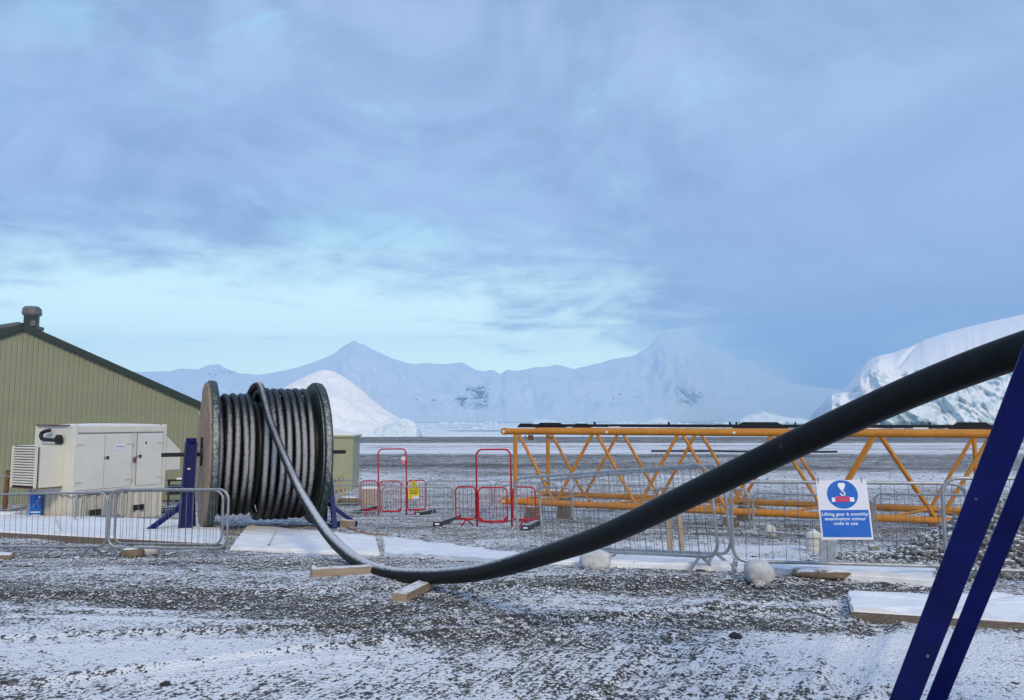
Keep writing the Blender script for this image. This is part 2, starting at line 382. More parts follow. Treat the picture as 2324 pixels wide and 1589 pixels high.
M['brash'] = mat('brash_ice', (.78, .84, .87), .7, (.66, .78, .83), .3, spec=.3)
def mountain_mat():
    m = bpy.data.materials.new('mountain_snow_and_rock'); m.use_nodes = True; nt = m.node_tree; b = nt.nodes['Principled BSDF']
    g = nd(nt, 'ShaderNodeNewGeometry'); pos = g.outputs['Position']
    at = nd(nt, 'ShaderNodeAttribute', attribute_name='rock').outputs['Fac']
    mp = nd(nt, 'ShaderNodeMapping', {'Vector': pos, 'Scale': (.024, .024, .017), 'Rotation': (0, .5, 0)}).outputs[0]
    n = noise(nt, mp, 1.0, 8, .66, .8)
    f = sstep(nt, mth(nt, 'ADD', at, mth(nt, 'MULTIPLY', mth(nt, 'SUBTRACT', n, .5), 2.0)), .50, .66, 0, .95)
    nt.links.new(mixc(nt, f, (.80, .82, .86), (.07, .07, .08)), b.inputs['Base Color']); b.inputs['Roughness'].default_value = .9
    b.inputs['Specular IOR Level'].default_value = .1
    return m
M['mountain'] = mountain_mat()
def sea_mat():
    m = bpy.data.materials.new('sea_with_brash_ice'); m.use_nodes = True; nt = m.node_tree; b = nt.nodes['Principled BSDF']
    pos = nd(nt, 'ShaderNodeNewGeometry').outputs['Position']
    n = noise(nt, pos, .012, 8, .72, .5); n2 = noise(nt, pos, .0022, 4, .6)
    sp = nd(nt, 'ShaderNodeSeparateXYZ', {0: pos}).outputs
    openw = sstep(nt, sp[1], 1900, 3000, 0, .26)            # open water lane under the far coast
    sidew = sstep(nt, mth(nt, 'SUBTRACT', sp[0], mth(nt, 'MULTIPLY', sp[1], .18)), 20, 120, 0, .12)
    s = mth(nt, 'ADD', n, mth(nt, 'MULTIPLY', mth(nt, 'SUBTRACT', n2, .5), .5))
    f = sstep(nt, mth(nt, 'SUBTRACT', mth(nt, 'SUBTRACT', s, openw), sidew), .38, .48)
    nt.links.new(mixc(nt, f, (.05, .10, .13), (.78, .84, .87)), b.inputs['Base Color'])
    nt.links.new(mth(nt, 'ADD', .16, mth(nt, 'MULTIPLY', f, .7)), b.inputs['Roughness'])
    bn = nd(nt, 'ShaderNodeBump', {'Strength': .4, 'Distance': .5, 'Height': noise(nt, pos, .3, 6, .7)}); nt.links.new(bn.outputs[0], b.inputs['Normal'])
    return m
M['sea'] = sea_mat()

# ------------------------------------------------------------------ ground sheet
def blob_list():
    L = []   # (centre on the ground, radius x, radius y, rotation degrees, amount of snow added)
    for (x, y, rx, ry, rot, a) in [(120, 1340, 1.4, .42, -6, -.42), (430, 1362, 1.5, .42, -8, -.40), (680, 1380, 1.0, .30, -8, -.32), (250, 1255, 2.4, 1.1, -4, -.26),
            (860, 1432, .8, .16, -6, -.30), (1010, 1440, .5, .10, -4, -.42), (1120, 1462, .6, .13, 4, -.30), (1420, 1322, 1.5, .40, -3, -.36), (1750, 1335, 1.2, .22, -4, -.22),
            (1640, 1420, 1.3, .16, -3, -.32), (1850, 1432, .7, .12, -3, -.28), (1240, 1395, .5, .2, 10, -.18), (1000, 1365, .75, .10, -42, -.55), (1900, 1325, .8, .2, 0, -.2),
            (1000, 1200, 3.0, 1.1, -15, -.22), (620, 1280, 1.6, .7, -10, -.16), (1150, 1250, 2, .3, -20, -.10),
            (220, 1480, 2.0, .55, -4, .34), (2150, 1520, 1.1, .7, 0, .55), (2100, 1460, 1.0, .3, 0, .40), (1720, 1366, 1.3, .16, -4, .30), (1580, 1385, .9, .12, 0, .25),
            (560, 1500, 1.2, .4, 0, .16), (330, 1300, 1.5, .16, -3, .25), (880, 1300, 1.4, .14, -3, .2), (950, 1540, 1.6, .35, 0, .08), (120, 1290, 1.2, .10, -4, .22),
            (270, 1385, .5, .05, -3, .6), (330, 1408, .8, .05, -7, .6), (1750, 1250, 3.2, 1.0, -20, .30), (1700, 1215, 3, .5, -20, -.35), (1500, 1190, 4.5, 1.0, -24, -.32)]:
        p = G(x, y); L.append((p[0], p[1], rx, ry, math.radians(rot), a))
    return L
BL = blob_list()
RUTS = [(.55, 4.6, math.radians(60), .13), (1.75, 4.6, math.radians(57), .13), (-1.2, 6.2, math.radians(9), .14), (-1.2, 7.7, math.radians(6), .14), (-2.6, 5.0, math.radians(24), .12)]
def snowmap(X, Y):
    s = .605 + .40 * (fbm(X * .9 + 3, Y * 2.2, 21, 4) - .5) + .20 * (fbm(X * .22, Y * .6 + 7, 5, 3) - .5)
    for (cx, cy, rx, ry, rot, a) in BL:
        dx, dy = X - cx, Y - cy; u = (dx * math.cos(rot) + dy * math.sin(rot)) / rx; v = (-dx * math.sin(rot) + dy * math.cos(rot)) / ry
        q = u * u + v * v; q = q * (.7 + .6 * vn(X * 2.5, Y * 4, 31)); s = s + (a if a > 0 else a * .55) * np.exp(-q)
    for (ox, oy, ang, w_) in RUTS:
        dd = -(X - ox) * math.sin(ang) + (Y - oy) * math.cos(ang) + .12 * (fbm(X * .5, Y * .5, 71, 2) - .5)
        k = np.exp(-(dd / w_) ** 4) * np.clip((11 - Y) / 3, 0, 1)
        s = s + k * (.10 * np.sign(np.sin((X * math.cos(ang) + Y * math.sin(ang)) * 42 + dd * 14)) - .02) - .14 * np.exp(-((np.abs(dd) - w_ * 1.15) / (w_ * .3)) ** 2) * np.clip((11 - Y) / 3, 0, 1)
    # the far ground: bare gravel apron, snowed runway, bare shore bank
    t = lambda a, b: np.clip((Y - a) / (b - a), 0, 1)
    n = fbm(X * .05, Y * .16, 41, 4) - .5
    s = s + t(26, 34) * .02
    apron = t(50, 57) * (1 - t(84, 90)); s = s - apron * (.20 + .4 * n)
    mid = t(33, 40) * (1 - t(48, 55)); s = s + mid * (.12 + .9 * n)
    run = t(88, 93) * (1 - t(138, 146)); s = s + run * (.24 + .75 * (vn(X * .01, Y * .33, 9) - .5))
    bank = t(142, 150); s = s - bank * (.24 + .3 * n)
    return s
def ground():
    ys = np.concatenate([np.linspace(-380, -20, 12), np.linspace(-16, 2.6, 14), np.geomspace(3.0, 236, 760)])
    ts = np.linspace(-1, 1, 520); ts = np.sign(ts) * (.55 * np.abs(ts) + .45 * np.abs(ts) ** 5)
    Y = np.repeat(ys[:, None], len(ts), 1); half = np.where(Y > 3, .95 * 1.8 * Y + 5 + np.maximum(0, Y - 60) * 3.0, 380.0)
    X = ts[None, :] * half
    Z = gz(X, Y); a = np.exp(-np.maximum(Y, 0) / 26)
    Z = Z + a * (.030 * (fbm(X * 1.7, Y * 1.7, 51, 3) - .5) + .022 * (fbm(X * 9, Y * 9, 61, 3) - .5))
    sm = snowmap(X, Y)
    for (ox, oy, ang, w_) in RUTS:
        dd = -(X - ox) * math.sin(ang) + (Y - oy) * math.cos(ang) + .12 * (fbm(X * .5, Y * .5, 71, 2) - .5)
        Z = Z + (-.022 * np.exp(-(dd / w_) ** 4) + .012 * np.exp(-((np.abs(dd) - w_ * 1.3) / (w_ * .35)) ** 2)) * np.clip((11 - Y) / 3, 0, 1)
    Z = Z + np.clip(sm - .5, -.3, .5) * .03 * a
    mb = MB().grid(np.stack([X, Y, Z], -1), len(ys), len(ts))
    o = mb.build('ground', M['ground'], smooth=True); o['kind'] = 'structure'
    me = o.data
    at = me.attributes.new('snow', 'FLOAT', 'POINT'); at.data.foreach_set('value', sm.ravel().astype(np.float32))
    tr = np.zeros_like(X)
    for (x, y, rx, ry) in [(1500, 1530, 1.5, .75), (1850, 1560, .55, .5), (700, 1570, 1.5, .35), (1250, 1475, 1.0, .3), (300, 1585, 1.2, .2)]:
        p = G(x, y); tr += np.exp(-((X - p[0]) / rx) ** 2 - ((Y - p[1]) / ry) ** 2)
    t2 = me.attributes.new('track', 'FLOAT', 'POINT'); t2.data.foreach_set('value', np.clip(tr, 0, 1).ravel().astype(np.float32))
    return o
ground()
o = MB().grid(np.array([[(x, y, SEA) for y in np.linspace(150, 8250, 40)] for x in np.linspace(-9400, 9400, 40)]), 40, 40).build('sea', M['sea']); o['kind'] = 'structure'

ICO = None
def ico():
    t = (1 + 5 ** .5) / 2
    v = np.array([(-1, t, 0), (1, t, 0), (-1, -t, 0), (1, -t, 0), (0, -1, t), (0, 1, t), (0, -1, -t), (0, 1, -t), (t, 0, -1), (t, 0, 1), (-t, 0, -1), (-t, 0, 1)], float)
    f = np.array([(0, 11, 5), (0, 5, 1), (0, 1, 7), (0, 7, 10), (0, 10, 11), (1, 5, 9), (5, 11, 4), (11, 10, 2), (10, 7, 6), (7, 1, 8), (3, 9, 4), (3, 4, 2), (3, 2, 6), (3, 6, 8), (3, 8, 9), (4, 9, 5), (2, 4, 11), (6, 2, 10), (8, 6, 7), (9, 8, 1)])
    return v / np.linalg.norm(v[0]), f
IV, IF = ico()
def stones(name, XYZ, size, mat_, sunk=.25, flat=.65):
    n = len(XYZ); v = IV[None] * rng.uniform(.62, 1.2, (n, 12, 1))
    sc_ = np.stack([rng.uniform(.7, 1.3, n), rng.uniform(.7, 1.3, n), rng.uniform(.7, 1.1, n) * flat], -1)
    v = v * sc_[:, None, :]; a = rng.uniform(0, 6.28, n); ca, sa = np.cos(a)[:, None], np.sin(a)[:, None]
    x = v[:, :, 0] * ca - v[:, :, 1] * sa; y = v[:, :, 0] * sa + v[:, :, 1] * ca
    tl = rng.uniform(-.5, .5, n)[:, None]; z = v[:, :, 2] + tl * x * .5
    v = np.stack([x, y, z], -1) * size[:, None, None] + XYZ[:, None, :]
    v[:, :, 2] += (size * flat * (1 - 2 * sunk))[:, None] * .5
    f = (IF[None] + (np.arange(n) * 12)[:, None, None]).reshape(-1, 3)
    me = bpy.data.meshes.new(name); me.vertices.add(n * 12); me.vertices.foreach_set('co', v.ravel())
    m = len(f); me.loops.add(m * 3); me.loops.foreach_set('vertex_index', f.ravel().astype(np.int32))
    me.polygons.add(m); me.polygons.foreach_set('loop_start', np.arange(0, m * 3, 3, dtype=np.int32))
    try: me.polygons.foreach_set('loop_total', np.full(m, 3, dtype=np.int32))
    except Exception: pass
    me.update(calc_edges=True); me.validate(); me.materials.append(mat_)
    o = bpy.data.objects.new(name, me); C.objects.link(o); return o
def gravel():
    N = 230000
    Y = 3.2 * (18 / 3.2) ** rng.random(N); X = (rng.random(N) * 2 - 1) * (.76 * Y + .3)
    s = snowmap(X, Y); keep = rng.random(N) < np.clip(.62 - 1.0 * (s - .25), .03, .9) * .55
    X, Y = X[keep], Y[keep]
    size = .0045 + .012 * rng.random(len(X)) ** 2.2; big = rng.random(len(X)) < .035; size[big] *= 2.3
    size *= np.clip(Y / 6, .8, 1.8)
    o = stones('gravel', np.stack([X, Y, gz(X, Y) + .002], -1), size, M['stone'])
    tag(o, 'loose dark gravel strewn through the thin snow on the yard', 'gravel', kind='stuff')
gravel()
def coarse_gravel():
    N = 42000
    Y = 15 * (88 / 15) ** rng.random(N); X = (rng.random(N) * 2 - 1) * (.74 * Y + .5)
    s = snowmap(X, Y); k = rng.random(N) < np.clip(.75 - 1.1 * (s - .3), .05, .95) * .8; X, Y = X[k], Y[k]
    size = (.010 + .035 * rng.random(len(X)) ** 2.6) * (Y / 15) ** .62
    o = stones('coarse_gravel', np.stack([X, Y, gz(X, Y) + .002], -1), size, M['stone'])
    tag(o, 'coarse grey stones strewn over the open yard towards the runway', 'gravel', kind='stuff')
coarse_gravel()

# ------------------------------------------------------------------ mountains, icebergs, glacier, brash ice
def dep_interp(tab, x): t = np.array(tab, float); return np.interp(x, t[:, 0], t[:, 1])
def mountains():
    ridge = [(-900, 800), (-500, 850), (-200, 820), (0, 842), (150, 835), (330, 845), (380, 843), (405, 837), (425, 839), (447, 838), (462, 830), (490, 828), (512, 838), (540, 847), (575, 850), (610, 848), (655, 839), (700, 825), (735, 812), (757, 803), (775, 786), (800, 773),
             (822, 783), (845, 795), (880, 810), (912, 821), (940, 827), (965, 824), (1000, 826), (1030, 826), (1048, 823), (1062, 831), (1080, 840), (1100, 843), (1118, 840), (1136, 850), (1150, 840), (1172, 843), (1200, 836), (1216, 833), (1240, 833),
             (1265, 828), (1282, 832), (1302, 838), (1330, 831), (1365, 823), (1400, 815), (1445, 806), (1472, 790), (1496, 766), (1530, 752), (1570, 762), (1610, 782), (1660, 806), (1720, 838), (1800, 870), (1950, 890), (2200, 880), (2700, 840), (3400, 800)]
    xs = np.unique(np.concatenate([np.arange(-900, 300, 30), np.arange(300, 1800, 4.0), np.arange(1800, 3401, 40)]))
    yr = dep_interp(ridge, xs) + 3.0 * (fbm(xs / 14, xs * 0, 77, 3) - .5)
    drid = dep_interp([(-900, 5800), (700, 5400), (1150, 5600), (1300, 6000), (1530, 6900), (1650, 7300), (2000, 7500), (3400, 7500)], xs)
    dbase = dep_interp([(-900, 4200), (1150, 3900), (1300, 4200), (1530, 5000), (1650, 6000), (2000, 6600), (3400, 6600)], xs)
    nt_ = 70; ts = np.concatenate([np.linspace(0, 1, nt_), np.linspace(1.08, 1.5, 6)])
    pts = np.zeros((len(xs), len(ts), 3)); rock = np.zeros((len(xs), len(ts)))
    top = np.array([P(x, yr[i], drid[i])[2] - SEA for i, x in enumerate(xs)])[:, None]; T = ts[None, :]; Xp = xs[:, None] + 0 * T
    D = dbase[:, None] + (drid - dbase)[:, None] * T; T1 = np.clip(T, 0, 1)
    h = top * (.10 * T1 + .90 * T1 ** 1.5) + np.minimum(1, 4 * T1 * (1 - T1) + .04) * top * (.40 * (ridged(Xp / 95 + T1 * .9, T1 * 2.2 + 0 * Xp, 88, 5) - .55) + .10 * (ridged(Xp / 22 + T1 * 2, T1 * 7 + 0 * Xp, 98, 4) - .55))
    h = np.maximum(h, -20 + 20 * np.minimum(1, T1 * 20)); h = np.where(T > 1, top * (1 - (T - 1) * 1.6), h)
    ux = (xs - CX) / F / ray(0, 955)[1]
    pts[..., 0] = ux[:, None] * D; pts[..., 1] = D; pts[..., 2] = SEA + h - 6 * (T == 0)
    Zr = pts[..., 2] - CZ; dep_ = D * math.cos(TH) + Zr * math.sin(TH); qx = CX + F * pts[..., 0] / dep_; qy = CY - F * (-D * math.sin(TH) + Zr * math.cos(TH)) / dep_
    for (cx, cy, rx, ry, a) in ((1088, 902, 30, 30, .58), (1045, 910, 16, 13, .55), (985, 909, 26, 9, .50), (940, 905, 28, 7, .42), (500, 845, 60, 16, .46), (1060, 925, 60, 8, .35), (900, 880, 50, 14, .30), (1290, 870, 60, 12, .30), (700, 850, 30, 12, .3), (830, 828, 10, 10, .45), (1400, 905, 40, 20, .44), (1570, 905, 45, 28, .6), (1440, 868, 14, 10, .45), (1060, 880, 70, 18, .32), (1545, 880, 40, 14, .32)):
        rock += a * np.exp(-((qx - cx) / rx) ** 2 - ((qy - cy) / ry) ** 2) * (T <= 1.02)
    o = MB().grid(pts, len(xs), len(ts)).build('mountains', M['mountain'], smooth=True); o['kind'] = 'structure'
    at = o.data.attributes.new('rock', 'FLOAT', 'POINT'); at.data.foreach_set('value', rock.ravel().astype(np.float32))
mountains()

def berg(name, label, prof, d, depth, mat_, seed, amp, cliffy=1.0, group=None, nx=260, ny=130, power=.8, ridge_at=.45):
    xs = np.linspace(prof[0][0], prof[-1][0], nx); yt = dep_interp(prof, xs)
    vs_ = np.linspace(0, 1, ny); pts = np.zeros((nx, ny, 3)); cl = np.zeros((nx, ny))
    H = np.array([max(P(x, yt[i], d)[2] - SEA, .02) for i, x in enumerate(xs)])[:, None]; V = vs_[None, :] + 0 * H
    w = np.clip(np.where(V < ridge_at, V / ridge_at, (1 - V) / (1 - ridge_at)), 0, 1) ** power
    e = np.where(V < ridge_at, np.minimum(1, 4 * w * (1 - w) + .12), .2)
    X = (xs - CX)[:, None] / F / ray(0, 955)[1] * d + 0 * V; Y = d + (V - ridge_at) * depth; sf = 9 / abs(depth)
    h = H * w + e * amp * (ridged(X * sf * .6, Y * sf + H * .02, seed, 6) - .5) + e * amp * .35 * (fbm(X * sf * 4, Y * sf * 4, seed + 2, 4) - .5)
    pts[..., 0] = X + e * amp * .5 * (fbm(Y * sf, X * sf, seed + 5, 4) - .5); pts[..., 1] = Y + e * amp * .9 * (fbm(X * sf, H * w * sf, seed + 9, 5) - .5)
    pts[..., 2] = np.where((V > 0) & (V < 1), SEA - .4 + np.maximum(0, h), SEA - 1.5); cl[:] = cliffy
    o = MB().grid(pts, nx, ny).build(name, mat_, smooth=True)
    at = o.data.attributes.new('cliff', 'FLOAT', 'POINT'); at.data.foreach_set('value', cl.ravel().astype(np.float32))
    return tag(o, label, 'iceberg', group)
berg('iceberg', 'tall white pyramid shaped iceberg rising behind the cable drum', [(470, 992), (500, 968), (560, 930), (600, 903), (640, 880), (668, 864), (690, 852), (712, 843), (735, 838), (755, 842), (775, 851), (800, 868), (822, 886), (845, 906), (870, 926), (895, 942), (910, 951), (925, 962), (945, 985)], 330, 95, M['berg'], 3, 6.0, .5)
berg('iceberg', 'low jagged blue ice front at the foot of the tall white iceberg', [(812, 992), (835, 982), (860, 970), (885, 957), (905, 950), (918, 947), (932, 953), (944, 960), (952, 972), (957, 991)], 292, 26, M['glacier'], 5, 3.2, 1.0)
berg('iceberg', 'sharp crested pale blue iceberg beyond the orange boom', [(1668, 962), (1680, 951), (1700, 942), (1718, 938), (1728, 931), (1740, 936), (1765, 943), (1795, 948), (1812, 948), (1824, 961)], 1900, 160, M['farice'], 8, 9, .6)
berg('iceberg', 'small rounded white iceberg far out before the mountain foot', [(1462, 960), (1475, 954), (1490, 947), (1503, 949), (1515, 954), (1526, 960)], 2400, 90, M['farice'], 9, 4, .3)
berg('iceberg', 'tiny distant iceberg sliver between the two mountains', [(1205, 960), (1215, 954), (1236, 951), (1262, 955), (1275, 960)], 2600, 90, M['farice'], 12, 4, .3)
def glacier():
    top = [(1878, 990), (1884, 935), (1889, 898), (1897, 891), (1908, 893), (1918, 886), (1930, 887), (1934, 868), (1945, 850), (1960, 836), (1972, 822), (1985, 813), (2005, 806), (2035, 800), (2070, 788), (2095, 778), (2105, 772), (2150, 757), (2200, 744), (2260, 730), (2324, 716), (2420, 700), (2600, 672), (2900, 640), (3400, 610)]
    cliff = [(1878, 990), (1884, 935), (1889, 898), (1930, 890), (1960, 845), (2000, 820), (2035, 838), (2070, 832), (2130, 824), (2200, 822), (2324, 812), (2600, 800), (3400, 790)]
    d0, d1 = 350., 560.
    xs = np.concatenate([np.arange(1878, 2420, 2.2), np.arange(2420, 3401, 20)]); nv = 110
    pts = np.zeros((len(xs), nv, 3)); cl = np.zeros((len(xs), nv))
    yt, yc = dep_interp(top, xs), dep_interp(cliff, xs); yc = np.maximum(yc, yt)
    yc = yc + 7 * (fbm(xs / 18, xs * 0, 14, 4) - .5)
    V = np.linspace(0, 1, nv)[None, :] + 0 * xs[:, None]; Xp = xs[:, None] + 0 * V
    tanel = lambda y: (math.sin(TH) + (CY - y) / F * math.cos(TH)) / (math.cos(TH) - (CY - y) / F * math.sin(TH))
    w = np.clip(V / .62, 0, 1); dA = d0 + 34 * w ** 1.6; zt_ = tanel(yc)[:, None] * (d0 + 34) + CZ; zA = SEA - 1 + (zt_ - SEA + 1) * w
    e = np.minimum(1, w * 6) * np.minimum(1, (1 - w) * 8 + .15); X0 = Xp * .2
    blk = ridged(X0 / 11 + zA * .05, zA / 13 + X0 * .02, 15, 4) - .5; blk2 = fbm(X0 / 4.5, zA / 5.5, 19, 3) - .5
    dA = dA + e * (-17 * blk - 7 * blk2); zA = zA + e * 2.5 * blk2; cA = np.where(w < .93, 1, .5)
    w = np.clip((V - .62) / .38, 0, 1); dB = d0 + 34 + (d1 - d0 - 34) * w; yB = yc[:, None] + (yt - yc)[:, None] * (1 - (1 - w) ** 2.2)
    q = np.exp(-((Xp - 2095 + (w - .9) * -60) / 7) ** 2); zB = tanel(yB) * dB + CZ - 10 * q * w * (1 - w); cB = .45 * q
    A = V < .62; Dd = np.where(A, dA, dB); pts[..., 1] = Dd; pts[..., 2] = np.where(A, zA, zB); cl[:] = np.where(A, cA, cB)
    pts[..., 0] = (xs - CX)[:, None] / F / ray(0, 955)[1] * Dd
    back = pts[:, -1:, :].copy(); back[:, :, 1] += 400; back[:, :, 2] -= 10; back[:, :, 0] *= 1.6
    pts = np.concatenate([pts, back], 1); cl = np.concatenate([cl, cl[:, -1:]], 1)
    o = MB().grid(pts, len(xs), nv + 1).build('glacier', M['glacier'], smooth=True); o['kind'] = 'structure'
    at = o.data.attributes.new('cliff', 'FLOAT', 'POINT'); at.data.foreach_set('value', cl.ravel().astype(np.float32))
glacier()
def brash():
    N = 5200; Y = 235 * (2600 / 235) ** rng.random(N); X = (rng.random(N) * 1.7 - .62) * Y * .95
    n = fbm(X * .012, Y * .006, 3, 4); k = (n > .44) & ~((X > Y * .28) & (rng.random(N) < .7)); X, Y = X[k], Y[k]
    size = (.5 + 2.6 * rng.random(len(X)) ** 3) * np.clip(Y / 420, .6, 4)
    o = stones('brash_ice', np.stack([X, Y, np.full(len(X), SEA)], -1), size, M['brash'], sunk=.5, flat=.42)
    tag(o, 'broken white brash ice floating on the bay', 'ice', kind='stuff')
brash()

# ------------------------------------------------------------------ shed, hut
def shed():
    pk = P(55, 738, 28); base = onground(pk[0], pk[1], -.05); rz = math.radians(22)
    e1 = np.array([math.cos(rz), math.sin(rz), 0])
    half = along(pk - np.array([0, 0, 2.4]), e1, 452); H = pk[2] - base[2]
    e = pk + e1 * half; dz = np.linalg.norm(e[:2]); zt = P(452, 914, e[1])[2] - base[2]; k = (H - zt) / half
    t = thing('green_shed', 'large olive green corrugated metal shed with a gable end', 'building', base, rz)
    seam = P(200, 932, 29)[2] - base[2]
    pitch, dep = .155, .028
    def sheet(x0, x1, z0, topf, y):
        xs = []
        n = int(round((x1 - x0) / pitch))
        for i in range(n):
            a = x0 + i * (x1 - x0) / n; p = (x1 - x0) / n
            xs += [(a, 0), (a + .55 * p, 0), (a + .65 * p, -dep), (a + .9 * p, -dep)]
        xs += [(x1, 0)]
        fr = np.array([[(x, y + d, z0), (x, y + d, max(z0 + .01, topf(x)))] for x, d in xs])
        return MB().grid(fr, len(xs), 2)
    roofz = lambda x: H - .10 - k * abs(x)
    N = 12
    for i in range(N):
        x0, x1 = -half + 2 * half * i / N, -half + 2 * half * (i + 1) / N
        sheet(x0, x1, 0, lambda x: min(seam + .1, roofz(x)), 0).build('cladding_sheet', M['green'], t)
        if max(roofz(x0), roofz(x1)) > seam + .15: sheet(x0, x1, seam, roofz, -.009).build('cladding_sheet', M['green'], t)
    L = 26
    for s in (1, -1): MB().box((s * half, L / 2, (H - k * half) / 2 - .05), (.08, L, H - k * half - .1)).build('side_wall', M['green'], t)
    ov = .10
    for s in (1, -1):
        a, b = np.array([0, 0, H]), np.array([s * (half + ov), 0, H - k * (half + ov)])
        n = np.array([s * k, 0, 1]) / math.hypot(k, 1) * .06
        MB().prism([a, b, b + n, a + n], (0, -.12, 0), (0, L, 0)).build('roof', M['roofsnow'], t)
        dn = np.array([0, 0, -.17])
        MB().prism([a + n, b + n, b + dn, a + dn], (0, -.20, 0), (0, -.123, 0)).build('barge_board', M['greentrim'], t)
    # roof ventilator behind the gable peak
    v0 = along(pk, e1, 64)
    c = np.array([v0, .55, H - .3])
    o = MB().box(c + (0, 0, .32), (.44, .44, .75)).build('vent_stack', M['greentrim'], t)
    mb = MB()
    for (z, r0, z2, r1) in ((.70, .27, .78, .34), (.78, .34, .98, .32), (.98, .32, 1.06, .24)):
        q = lambda z, r: [(c[0] + r * math.cos(math.radians(22.5 + 45 * i)), c[1] + r * math.sin(math.radians(22.5 + 45 * i)), c[2] + z) for i in range(8)]
        mb.add(q(z, r0) + q(z2, r1), [tuple(range(8))[::-1], tuple(range(8, 16))] + [(i, (i + 1) % 8, 8 + (i + 1) % 8, 8 + i) for i in range(8)])
    mb.build('vent_cowl', M['vent'], t)
    MB().box(c + (.1, -.24, .42), (.16, .06, .2)).build('vent_bracket', M['vent'], t)
    # neighbouring low roof seen past the left slope
    q = P(12, 741, 46); b2 = onground(q[0], q[1])
    t2 = thing('snowy_roofed_shed', 'dark shed with a snow covered roof behind the green shed', 'building', b2, math.radians(4))
    h = q[2] - b2[2]
    MB().box((-6, 1.3, h / 2 - .5), (11.5, 2, h - 1)).build('wall', M['green'], t2)
    MB().prism([(-12.4, 0, h - 2.2), (.9, 0, h + .05), (.9, 0, h + .25), (-12.4, 0, h - 2.0)], (0, -.3, 0), (0, 2.6, 0)).build('roof', M['roofsnow'], t2)
shed()
def hut():
    r = G(800, 1113); rz = math.radians(4)
    t = thing('switch_hut', 'small pale green panelled hut behind the cable drum', 'hut', r, rz)
    h = P(800, 988, r[1])[2] - r[2]; W = 3.2; D = 2.4
    for i in range(2): MB().box((-W * (.25 + .5 * i), D / 2, h / 2 - .03), (W / 2 - .012, D, h - .06)).build('wall_panel', M['hut'], t)
    MB().box((-.06, -.012, h / 2 - .06), (.10, .02, h - .14)).build('corner_trim', M['hut'], t)
    MB().box((-W / 2, D / 2, h - .05), (W + .16, D + .16, .10)).build('roof_edge', M['hut'], t, bevel=.01)
    MB().prism([(-W - .08, 0, h), (.08, 0, h), (.06, 0, h + .03), (-W * .55, 0, h + .34), (-W - .06, 0, h + .30)], (0, -.08, 0), (0, D + .08, 0)).build('roof_snow', M['snow'], t)
    MB().box((-W / 2, D / 2, -.06), (W - .1, D - .1, .24)).build('plinth', M['stone'], t)
hut()

